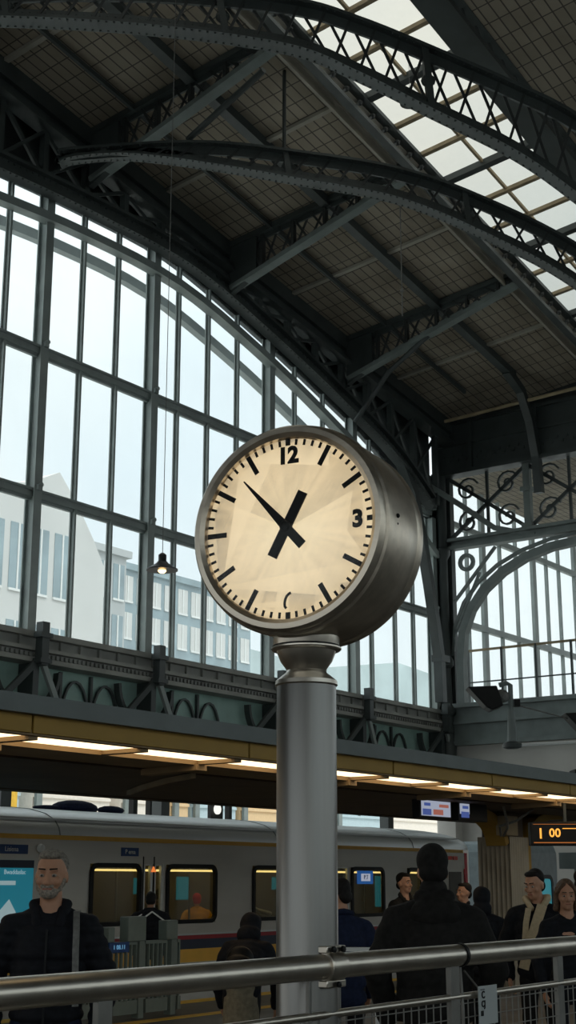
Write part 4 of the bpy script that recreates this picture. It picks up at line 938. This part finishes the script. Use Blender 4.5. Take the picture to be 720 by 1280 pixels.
b = MB(); b.lathe([(.044, -.05), (.054, -.05), (.056, -.03), (.056, .03), (.054, .05), (.044, .05)], (4.26, RV, 1.36), (1, 0, 0), 32)
b.box((4.2, RV - .03, 1.405), (4.32, RV + .08, 1.43)); b.box((4.2, RV - .03, 1.29), (4.32, RV + .08, 1.315)); b.box((4.23, RV - .05, 1.34), (4.29, RV + .1, 1.385)); cl = build(b, 'pole_clamp', 'rail', hr, True, bevel=.004)
b = MB(); 
for du, z in ((-.03, 1.418), (.03, 1.418), (0, 1.30)): b.lathe([(.011, 0), (.011, .01), (0, .012)], (4.26 + du, RV - .034, z), (0, -1, 0), 6)
build(b, 'clamp_bolts', 'black', cl)
b = MB(); b.box((4.3, RV + .02, .9), (4.36, RV + .05, 1.3)); build(b, 'pole_bracket', 'railpost', hr); 
b = MB(); b.ball((4.33, RV + .018, 1.17), (.012, .006, .03), 12, 8); build(b, 'bracket_slot', 'black', hr)
nt_ = root_uv('notice_tag', 5.36, RV - .03, 1.1, 'small grey-white notice tag hanging on the handrail mesh', 'notice')
b = MB(); b.box((5.29, RV - .034, 1.085), (5.45, RV - .03, 1.235)); build(b, 'plate', emis('tag_plate', (0, 0, 0), 0, (.42, .45, .45)), nt_)
b = MB(); text_mb(b, 'C', .04, (5.325, RV - .036, 1.20), (1, 0, 0), (0, 0, 1), .001, .001); text_mb(b, 'CJ', .035, (5.325, RV - .036, 1.165), (1, 0, 0), (0, 0, 1), .001, .001); b.box((5.305, RV - .036, 1.12), (5.325, RV - .034, 1.14)); b.box((5.305, RV - .036, 1.22), (5.34, RV - .034, 1.223)); build(b, 'lettering', 'black', nt_)

# ================================================================ PLATFORM GATE
g = root_uv('platform_gate', 13.8, 12.2, 0, 'grey-green barred gate with panelled posts in front of the train doors', 'gate')
for u0, u1, zt_ in ((13.5, 13.84, 1.22), (14.24, 14.46, 1.16), (13.14, 13.26, 1.1)):
    b = MB(); b.box((u0, 12.15, .92), (u1, 12.3, zt_)); build(b, 'post_head', 'fence', g, bevel=.012)
    b = MB(); b.box((u1 - .10, 12.17, 0), (u1, 12.28, .92)); build(b, 'post', 'fence', g)
for u0, u1 in ((12.5, 13.12), (13.28, 13.72), (13.88, 14.3), (14.5, 14.56)):
    b = MB(); n = max(1, int((u1 - u0) / .075))
    for k in range(n + 1): u = u0 + (u1 - u0) * k / n; b.box((u - .012, 12.2, .22), (u + .012, 12.24, .9))
    b.box((u0, 12.19, .88), (u1, 12.25, .92)); b.box((u0, 12.17, .06), (u1, 12.27, .22)); build(b, 'bar_panel', 'fence', g)
b = MB(); b.box((13.14, 12.13, .80), (13.5, 12.15, .92)); s = build(b, 'blue_plate', 'sign_blue', g)
b = MB(); text_mb(b, '1 08.11', .075, (13.32, 12.128, .86), (1, 0, 0), (0, 0, 1), .002); build(b, 'plate_lettering', emis('plate_letters', (.2, .5, .8), .5), s)
t = root_xy('white_sign_frame', .55, 9.4, 0, 0, 'thin white metal frame standing on the platform just right of the clock pole'.replace('just right of', 'beside'), 'frame')
b = MB(MXY); b.box((.56, 9.4, 0), (.59, 9.43, 1.235)); b.box((.30, 9.4, 1.21), (.56, 9.43, 1.235)); b.box((.30, 9.4, 0), (.33, 9.43, 1.21)); build(b, 'frame', 'white', t)

# ================================================================ LAMPS
def pendant(x, y, z, R_, label):
    uu, vv = Vector((x, y, 0)).dot(UU), Vector((x, y, 0)).dot(VV); top = roofz(uu, vv)
    t = root_xy('pendant_lamp', x, y, z, 0, label, 'lamp', 'bell pendant lamps')
    b = MB(MXY); c = (x, y, z); b.lathe([(R_, 0), (R_, .02), (R_ * .8, .045 * R_ / .24), (R_ * .4, .11 * R_ / .24), (R_ * .26, .15 * R_ / .24), (R_ * .26, .24 * R_ / .24), (R_ * .12, .27 * R_ / .24), (0, .27 * R_ / .24)], c, n=32); build(b, 'shade', 'lampshade', t, True)
    b = MB(MXY); b.lathe([(R_ * .97, .004), (R_ * .75, .03), (R_ * .3, .06), (0, .07)], c, n=32); build(b, 'shade_lining', 'lampin', t, True)
    b = MB(MXY); b.ball((x, y, z + .005), (R_ * .26, R_ * .26, .05), 12, 8); build(b, 'bulb', 'bulb', t, True)
    b = MB(MXY); b.tube([(x, y, z + .27 * R_ / .24), (x, y, top)], .006, 6); build(b, 'cord', 'strap', t)
pendant(-1.95, 21, 6.30, .245, 'dark bell pendant lamp hanging in front of the big window at mid height')
pendant(3.155, 32, 21.1, .255, 'tan pendant lamp high up under the rooflight')
for i, (x, y, z, lab) in enumerate(((2.93, 33.0, 14.72, 'thin pale rod hanging from the shallow lattice arch above the clock'),)):
    b = MB(MXY); b.tube([(x, y, z + .9), (x, y, 18.7)], .016, 6); b.ball((x, y, z + 1.6), .05, 8, 6); o = build(b, 'hanging_rod', 'strap'); tag(o, lab, 'rod')

# ================================================================ FLOODLIGHTS on an arm over the canopy
def flood(x, y, z, label, s=1.0):
    t = root_xy('floodlight', x, y, z, 0, label, 'floodlight')
    b = MB(MXY); b.prism([(x - .38 * s, y - .2, z + .16 * s), (x + .12 * s, y - .2, z + .18 * s), (x + .22 * s, y - .2, z - .16 * s), (x + .02 * s, y - .2, z - .24 * s), (x - .08 * s, y - .2, z - .18 * s)], (0, .42, 0)); build(b, 'hood', 'black', t, bevel=.02)
    b = MB(MXY); b.ball((x + .22 * s, y, z + .02), (.14 * s, .14, .12 * s), 12, 8); build(b, 'lamp_back', 'strap', t, True)
    return t
FY = 24.0
flood(3.47, FY, 4.72, 'black hooded floodlight on a bent post above the canopy')
flood(5.12, FY, 4.27, 'second black hooded floodlight at the edge of the view, further along the arm')
t = root_xy('bent_lamp_post', 3.85, FY, 3.2, 0, 'grey bent lamp post with a pale rod reaching over the canopy roof', 'lamp post')
b = MB(MXY); b.tube([(3.84, FY, 3.95), (3.85, FY, 4.5)], [.085, .06], 12); b.tube([(3.85, FY, 4.5), (3.85, FY, 4.93), (3.78, FY, 4.97), (3.66, FY, 4.93)], .045, 10); build(b, 'post', 'steel_light', t)
b = MB(MXY); b.lathe([(.10, -.02), (.16, 0), (.17, .06), (.10, .10)], (3.84, FY, 3.86), n=14); build(b, 'foot', 'steel', t, True)
b = MB(MXY); b.tube([(3.9, FY, 3.90), (6.4, FY, 4.03)], .032, 8); build(b, 'rod', 'white', t)
b = MB(MXY); b.tube([(3.9, FY, 4.6), (5.2, FY, 4.25)], .012, 6); build(b, 'tie_wire', 'strap', t)
b = MB(MXY); b.box((6.35, FY - .1, 3.055), (6.55, FY + .1, 5.2)); b.box((5.2, FY - .03, 4.4), (6.4, FY + .03, 4.48)); build(b, 'mast', 'steel', t)
b = MB(MXY); b.cbox((3.95, FY, 4.62), (.1, .12, .12)); build(b, 'clamp', 'black', t)
t = root_xy('equipment_box', 4.75, 22.0, 3.1, 0, 'small black and white equipment box on the canopy roof edge', 'box')
b = MB(MXY); b.box((4.45, 21.6, 3.055), (5.2, 22.0, 3.26)); build(b, 'case', 'white', t, bevel=.01)
b = MB(MXY); b.box((4.42, 21.58, 3.26), (5.2, 22.02, 3.31)); b.box((4.40, 21.58, 3.12), (4.46, 22.02, 3.31)); build(b, 'lid', 'black', t)

# ================================================================ PEOPLE
def remesh(mb, name, m, parent, voxel=.012, smooth=3, quilt=None, disp=0.0, wrinkle=0.0, seed=0):
    o = build(mb, name, m, parent)
    r = o.modifiers.new('r', 'REMESH'); r.mode = 'VOXEL'; r.voxel_size = voxel
    s = o.modifiers.new('s', 'SMOOTH'); s.factor = .5; s.iterations = smooth
    dg = bpy.context.evaluated_depsgraph_get(); me = bpy.data.meshes.new_from_object(o.evaluated_get(dg))
    o.modifiers.clear(); old = o.data; o.data = me; me.name = name; bpy.data.meshes.remove(old)
    if quilt or wrinkle:
        nrm = [v.normal.copy() for v in me.vertices]; rs = random.Random(seed)
        ph = [rs.random() * 6 for _ in range(4)]
        for v, n in zip(me.vertices, nrm):
            if quilt: v.co += n * (.011 * abs(math.sin(PI * v.co.z / quilt)) - .005)
            if wrinkle: v.co += n * wrinkle * (math.sin(v.co.z * 31 + v.co.x * 17 + ph[0]) * math.sin(v.co.x * 23 - v.co.z * 13 + v.co.y * 19 + ph[1]) + .5 * math.sin(v.co.z * 60 + ph[2] + v.co.y * 40))
    me.polygons.foreach_set('use_smooth', [True] * len(me.polygons))
    if not me.materials: me.materials.append(M[m] if isinstance(m, str) else m)
    return o

def person(name, label, x, y, facing, H=1.78, head=(0, 0), bulk=1.0, lean=0.0, hair='short', haircol='darkhair', jacket='jacket', trousers='navy', skin='skin',
           hood=False, beard=False, quilt=None, arms='down', z0=0.0, group=None, coat_len=.80, hi=True, sit=False, stride=.0, collar=True, extra=None, beanie=None):
    """facing: direction looked at, degrees anticlockwise from straight towards the camera (-y)"""
    t = root_xy('person', x, y, z0, math.radians(facing), label, 'person', group)
    fr = WM[t]; k = H / 1.76; vx = .010 if hi else .014
    def S(p): return Vector(p) * k
    def ln(p):   # bend forward (towards -y) from the hips
        p = Vector(p); zz = max(0, p.z - 1.0); return Vector((p.x, p.y - zz * math.sin(lean), p.z - zz * (1 - math.cos(lean))))
    class B(MB):
        pass
    def new(): return MB(fr @ Matrix.Scale(k, 4))
    yw, pt = math.radians(head[0]), math.radians(head[1])
    HR = Matrix.Rotation(yw, 3, 'Z') @ Matrix.Rotation(pt, 3, 'X')
    piv = ln((0, .0, 1.50))
    def hp(p): return piv + HR @ (Vector(p) - Vector((0, .0, 1.50)))
    HE = HR.to_euler()
    hip = .92; kn = .50
    legs = []
    for s in (-1, 1):
        yo = stride * s
        if sit: legs.append([(s * .10, 0, hip), (s * .12, -.44, hip + .0), (s * .12, -.46, hip - .42)])
        else: legs.append([(s * .095, 0, hip), (s * .10, -.02 - yo * .5, kn), (s * .105, .03 - yo, .08)])
    sh = [ln((s * .178 * (1 + (bulk - 1) * .5), .01, 1.375)) for s in (-1, 1)]
    arm = []
    for i, s in enumerate((-1, 1)):
        a = sh[i]
        if arms == 'down': arm.append([a, Vector((s * .275 * (1 + (bulk - 1) * .6), .03, 1.13)) + Vector((0, a.y, a.z - 1.375)), Vector((s * .255, -.09, .87)) + Vector((0, a.y, a.z - 1.375))])
        else: arm.append([a, Vector((s * .27, .0, 1.14)) + Vector((0, a.y, a.z - 1.375)), Vector((s * .12, -.24, 1.10)) + Vector((0, a.y, a.z - 1.375))])
    # one continuous body
    b = new()
    b.pill(hp((0, .012, 1.46)), hp((0, .005, 1.56)), .060, .056); b.pill(ln((0, .01, 1.38)), hp((0, .01, 1.5)), .075, .06)
    b.ball(hp((0, .012, 1.665)), (.076, .096, .098), 20, 14, HE); b.ball(hp((0, -.022, 1.615)), (.064, .070, .080), 18, 12, HE)
    b.ball(hp((0, -.042, 1.565)), (.048, .050, .042), 16, 10, HE); b.ball(hp((0, -.076, 1.548)), (.022, .018, .018), 10, 8, HE)
    b.pill(hp((0, -.088, 1.655)), hp((0, -.110, 1.612)), .009, .014, 10)
    for s in (-1, 1):
        b.ball(hp((s * .013, -.100, 1.607)), (.010, .010, .008), 8, 6, HE)
        b.pill(hp((s * .014, -.090, 1.672)), hp((s * .046, -.080, 1.672)), .009, .008, 8)
        b.ball(hp((s * .045, -.070, 1.615)), (.020, .018, .020), 10, 8, HE)
        b.ball(hp((s * .077, .008, 1.630)), (.010, .020, .031), 10, 8, HE)
    b.pill(hp((-.018, -.090, 1.583)), hp((.018, -.090, 1.583)), .007, .007, 8); b.pill(hp((-.015, -.088, 1.574)), hp((.015, -.088, 1.574)), .007, .007, 8)
    for z, rx, ry in ((.96, .15, .11), (1.08, .135, .10), (1.2, .15, .11), (1.32, .165, .115)): b.ball(ln((0, 0, z)), (rx, ry, .12), 16, 10)
    b.pill(sh[0], sh[1], .05, .05)
    for q_ in sh: b.pill(ln((0, .015, 1.45)), q_, .05, .045)
    for i, s in enumerate((-1, 1)):
        A_, E_, Wr = arm[i]; b.pill(A_, E_, .048, .038); b.pill(E_, Wr, .038, .025)
        d = (Wr - E_).normalized(); side = Vector((0, 1, 0)) if arms == 'down' else Vector((0, 0, 1)); palm = Wr + d * .055
        nrm = d.cross(side).normalized(); side = nrm.cross(d).normalized()
        b.ball(palm, (.018, .038, .045), 12, 8, d.to_track_quat('Z', 'Y').to_euler())
        for j, (o_, ln_) in enumerate(((-.03, .062), (-.010, .075), (.010, .070), (.028, .055))):
            p0 = Wr + d * .085 + side * o_; p1 = p0 + d * ln_ * .55 + nrm * -s * .010; p2 = p1 + d * ln_ * .4 + nrm * -s * .022
            b.pill(p0, p1, .0105, .0095, 8); b.pill(p1, p2, .0095, .008, 8)
        th0 = Wr + d * .035 - side * .03; b.pill(th0, th0 + d * .035 - side * .022, .012, .010, 8); b.pill(th0 + d * .035 - side * .022, th0 + d * .062 - side * .022 + nrm * -s * .012, .010, .009, 8)
        l = legs[i]; b.pill(l[0], l[1], .075, .055); b.pill(l[1], l[2], .052, .036)
    remesh(b, 'body', skin, t, .0075 if hi else .012, 2)
    # face details
    if hi:
        for s in (-1, 1):
            b = new(); b.ball(hp((s * .031, -.0805, 1.645)), (.0135, .009, .0085), 12, 8, HE); e_ = build(b, 'eye', 'eyewhite', t, True)
            b = new(); b.ball(hp((s * .031, -.0885, 1.645)), (.0055, .003, .0055), 10, 6, HE); build(b, 'iris', 'iris', e_)
            b = new(); b.pill(hp((s * .014, -.098, 1.676)), hp((s * .046, -.086, 1.678)), .0045, .0035, 8); build(b, 'eyebrow', haircol if not beard else 'darkhair', t)
        b = new(); b.pill(hp((-.020, -.0945, 1.579)), hp((.020, -.0945, 1.579)), .005, .005, 8); build(b, 'mouth', 'lip', t)
    if hair == 'short':
        b = new(); b.ball(hp((0, .034, 1.694)), (.082, .088, .084), 20, 14, HE); b.ball(hp((0, -.022, 1.742)), (.062, .058, .028), 14, 10, HE); b.ball(hp((0, .075, 1.62)), (.066, .04, .06), 14, 10, HE)
        remesh(b, 'hair', haircol, t, .008, 2, wrinkle=.002)
    elif hair == 'long':
        b = new(); b.ball(hp((0, .032, 1.692)), (.086, .094, .090), 20, 14, HE)
        for s in (-1, 1):
            b.pill(hp((s * .078, .0, 1.70)), hp((s * .090, .015, 1.53)), .022, .028); b.pill(hp((s * .03, -.060, 1.752)), hp((s * .080, -.030, 1.67)), .016, .014)
        b.ball(hp((0, .07, 1.58)), (.085, .05, .13), 14, 10, HE); remesh(b, 'hair', haircol, t, .009, 2, wrinkle=.002)
    if beanie:
        b = new(); b.ball(hp((0, .014, 1.695)), (.090, .110, .098), 20, 14, HE); b.ball(hp((0, .04, 1.63)), (.084, .075, .06), 14, 10, HE); remesh(b, 'beanie', beanie, t, .010, 3, wrinkle=.001)
    if beard:
        b = new(); b.ball(hp((0, -.055, 1.562)), (.050, .050, .036), 16, 10, HE); b.pill(hp((-.028, -.092, 1.594)), hp((.028, -.092, 1.594)), .009, .009, 8)
        for s in (-1, 1): b.pill(hp((s * .05, -.04, 1.58)), hp((s * .068, -.012, 1.62)), .018, .012, 10)
        remesh(b, 'beard', 'beard', t, .006, 1, wrinkle=.0015)
    # jacket
    b = new(); bk = bulk
    for z, rx, ry in ((coat_len + .06, .172, .125), (.98, .168, .125), (1.08, .166, .125), (1.18, .175, .132), (1.27, .180, .136), (1.33, .168, .124)):
        if z >= coat_len: b.ball(ln((0, .005, z)), (rx * bk, ry * bk, .12), 20, 12)
    if coat_len < .7:
        for z in (.6, .7, .8, .9):
            if z > coat_len: b.ball((0, 0, z), (.18 * bk, .135 * bk, .12), 20, 12)
    b.pill(sh[0], sh[1], .068 * bk, .068 * bk); b.pill(ln((0, .02, 1.36)), ln((0, .03, 1.42)), .095, .074)
    for q_ in sh: b.pill(ln((0, .018, 1.435)), q_, .070 * bk, .068 * bk)
    for i in (0, 1):
        A_, E_, Wr = arm[i]; b.pill(A_, E_, .070 * bk, .060 * bk); b.pill(E_, Wr - (Wr - E_) * .02, .062 * bk, .045 * bk)
    jk = remesh(b, 'jacket', jacket, t, vx, 3, quilt, wrinkle=0 if quilt else .004, seed=int(x * 100))
    if collar:
        b = new()
        for s in (-1, 1): b.pill(ln((s * .055, -.078, 1.40)), ln((s * .085, .0, 1.50)), .026, .026); b.pill(ln((s * .085, .0, 1.50)), ln((0, .075, 1.515)), .026, .026)
        remesh(b, 'collar', jacket, jk, .008, 1)
    if hood == 'up':
        b = new(); b.ball(hp((0, .03, 1.66)), (.105, .115, .125), 20, 14, HE); b.ball(hp((0, .06, 1.52)), (.12, .09, .09), 16, 10, HE); remesh(b, 'hood', jacket, jk, .010, 3, wrinkle=.003)
    elif hood: 
        b = new(); b.ball(ln((0, .10, 1.42)), (.14, .07, .09), 18, 12); b.pill(ln((-.07, .06, 1.50)), ln((.07, .06, 1.50)), .045, .045); b.pill(ln((-.075, .0, 1.49)), ln((-.06, .07, 1.50)), .035, .04); b.pill(ln((.075, .0, 1.49)), ln((.06, .07, 1.50)), .035, .04); remesh(b, 'hood', jacket, jk, .010, 3)
    # trousers and shoes
    b = new(); b.ball((0, 0, .95), (.155, .115, .10), 18, 12)
    for l in legs: b.pill(l[0], l[1], .088, .066); b.pill(l[1], Vector(l[2]) + Vector((0, 0, .02)), .066, .052)
    remesh(b, 'trousers', trousers, t, .014, 2, wrinkle=.003)
    for l in legs:
        b = new(); p = Vector(l[2]); b.pill(p + Vector((0, .02, -.035)), p + Vector((0, -.14, -.045)), .042, .036, 12); b.box(p + Vector((-.042, -.17, -.079)), p + Vector((.042, .06, -.06))); build(b, 'shoe', 'black', t, True)
    if extra: extra(t, new, ln, hp, jk)
    return t

def ex_strap(t, new, ln, hp, jk):
    # the strap of a shoulder bag over the wearer's left shoulder, and the zip line
    b = new(); b.sweep([(.155, -.160, 1.02), (.150, -.166, 1.15), (.147, -.162, 1.28), (.145, -.130, 1.37), (.140, -.085, 1.43), (.135, -.03, 1.462), (.135, .04, 1.467), (.14, .11, 1.42), (.15, .155, 1.3), (.16, .17, 1.1)], .032, .008, (1, 0, 0)); build(b, 'bag_strap', 'strap', t)
    b = new(); b.sweep([(.0, -.150, .85), (.0, -.156, 1.1), (.0, -.158, 1.25), (.0, -.135, 1.38)], .010, .008, (1, 0, 0)); build(b, 'zip', 'rubber', jk)
person('person', 'grey-haired bearded man in a black quilted jacket with a grey shoulder strap', -1.235, 7.5, 4, 1.80, (-7, 3), 1.10, 0, 'short', 'greyhair', 'jacket', 'navy', beard=True, quilt=.06, extra=ex_strap)
def ex_gaiter(t, new, ln, hp, jk):
    b = new(); b.ball(hp((0, .015, 1.545)), (.080, .082, .060), 18, 12); b.ball(ln((0, .03, 1.47)), (.105, .095, .07), 18, 12); remesh(b, 'raised_collar', 'jacket2', jk, .010, 3, wrinkle=.003)
person('person', 'broad man in black hooded coat and dark beanie, back turned, beside the clock pole', .83, 8.2, 180, 1.83, (3, 6), 1.26, 0.04, None, 'darkhair', 'jacket2', 'black', hood=True, beanie='jacket2', hi=True, coat_len=.86, extra=ex_gaiter)
def ex_scarf(t, new, ln, hp, jk):
    b = new(); b.pill((-.10, -.03, 1.52), (-.04, -.11, 1.44), .026, .028, 10); b.pill((.10, .0, 1.53), (.05, -.10, 1.44), .03, .03, 10); b.pill((.10, .0, 1.53), (0, .075, 1.52), .03, .03, 10); b.pill((-.10, -.03, 1.52), (0, .075, 1.52), .03, .03, 10)
    remesh(b, 'scarf', 'cream', t, .008, 2, wrinkle=.002)
    b = new(); b.sweep([(.06, -.14, 1.47), (.02, -.158, 1.36), (-.03, -.168, 1.22), (-.08, -.170, 1.08), (-.12, -.165, .94)], .085, .022, (1, 0, -.4)); build(b, 'scarf_tail', 'cream', t, True)
    b = new(); b.sweep([(-.06, -.135, 1.44), (-.085, -.148, 1.32), (-.10, -.150, 1.18)], .05, .018, (1, 0, 0)); build(b, 'scarf_tail', 'cream', t, True)
    b = new(); b.ball((.10, -.165, 1.22), .008, 8, 6); build(b, 'badge', 'white', jk)
person('person', 'dark-haired man in a black coat and cream scarf looking down beside the fluted column', 2.16, 12.5, -16, 1.74, (-24, 14), 1.16, 0, 'short', 'darkhair', 'jacket', 'jacket2', coat_len=.86, extra=ex_scarf)
def ex_badge(t, new, ln, hp, jk):
    b = new(); b.ball((.10, -.155, 1.27), .008, 8, 6); build(b, 'badge', 'white', jk)
person('person', 'woman with shoulder-length brown hair in a black top at the edge of the view', 2.26, 11.7, 6, 1.65, (-8, 6), .98, 0, 'long', 'brownhair', 'jacket', 'jacket', collar=False, coat_len=.8, extra=ex_badge)
person('person', 'person in a dark navy coat seen from behind, half hidden by the clock pole', .42, 11.0, 195, 1.66, (25, 10), 1.12, .10, 'short', 'darkhair', 'navy', 'black', hi=False)
person('person', 'dark-haired man glimpsed over the shoulder of the broad man', 1.46, 18.0, 40, 1.74, (5, 0), 1.0, 0, 'short', 'darkhair', 'jacket2', 'black', hi=True)
person('person', 'pale-faced dark-haired person looking away, by the red edge of the train nose', 2.20, 18.0, -55, 1.62, (-5, 0), 1.0, 0, 'short', 'darkhair', 'jacket', 'black', hi=True)
person('person', 'person in a black fur-edged hood beside the fluted column', 2.02, 15.0, 170, 1.58, (0, 5), 1.1, 0, None, 'darkhair', 'jacket', 'black', hood='up', hi=False)
def ex_bag(t, new, ln, hp, jk):
    b = new(); 
    for z, s in ((1.02, .13), (1.14, .145), (1.26, .13)): b.ball(ln((.02, .19, z)), (s, .085, .11), 16, 10)
    remesh(b, 'backpack', 'black', t, .012, 3, wrinkle=.002)
    b = new(); b.tube([ln((-.14, .05, 1.2)), ln((-.17, .08, 1.08)), ln((-.14, .12, 1.02)), ln((-.08, .16, 1.04))], .010, 8); build(b, 'pale_cord', 'strap', t)
    b = new(); b.loft([(.42, .17, .13, 0, .02), (.6, .17, .13, 0, .02), (.8, .16, .125, 0, .02), (.93, .15, .12, 0, .02)], 24); build(b, 'beige_skirt', 'beige', t, True)
person('person', 'person bowed forward in a dark coat over a beige skirt, back turned, before the train', -.38, 12.0, 172, 1.58, (0, 40), 1.05, .95, None, 'darkhair', 'jacket', 'black', hood='up', hi=False, extra=ex_bag)
def ex_piping(t, new, ln, hp, jk):
    b = new(); b.tube([ln((-.42, .12, 1.17)), ln((-.28, .20, 1.30)), ln((-.10, .22, 1.43)), ln((-.03, .20, 1.48))], .012, 8); b.tube([ln((-.03, .20, 1.48)), ln((.08, .24, 1.40)), ln((.22, .26, 1.31))], .012, 8)
    build(b, 'white_piping', 'white', jk)
    b = new(); b.tube([ln((.13, .20, 1.44)), ln((.26, .20, 1.36)), ln((.42, .12, 1.24))], .010, 8); build(b, 'pale_hood_cord', 'white', jk)
person('person', 'person in a black coat with white shoulder piping, seen from behind at the barred gate', -1.86, 19.5, 185, 1.50, (0, 12), 1.45, .22, None, 'darkhair', 'jacket', 'black', hood=True, hi=False, extra=ex_piping, beanie='black')
p_ = W(18.21, 14.9, 0)
person('person', 'passenger in a bright yellow coat and red cap inside the train window', p_.x, p_.y, 200, 1.42, (0, 5), 1.35, .1, None, 'darkhair', 'yellow', 'black', beanie='red', hi=False, z0=.02)
p_ = W(18.1, 15.6, 0)
person('person', 'dark silhouetted passenger standing by the train door inside', p_.x, p_.y, 120, 1.50, (0, 5), 1.0, 0, 'short', 'darkhair', 'jacket', 'black', hi=False, z0=.02)
for i, (x, y, h, lab) in enumerate(((2.95, 14.2, 1.70, 'dark figure behind the woman, back of the head only, near the beam'), (3.2, 15.6, 1.76, 'dark figure at the very edge of the view under the departure board'))):
    person('person', lab, x, y, 175 - 30 * i, h, (0, 0), 1.05, 0, 'short', 'darkhair', 'jacket', 'black', hi=False)
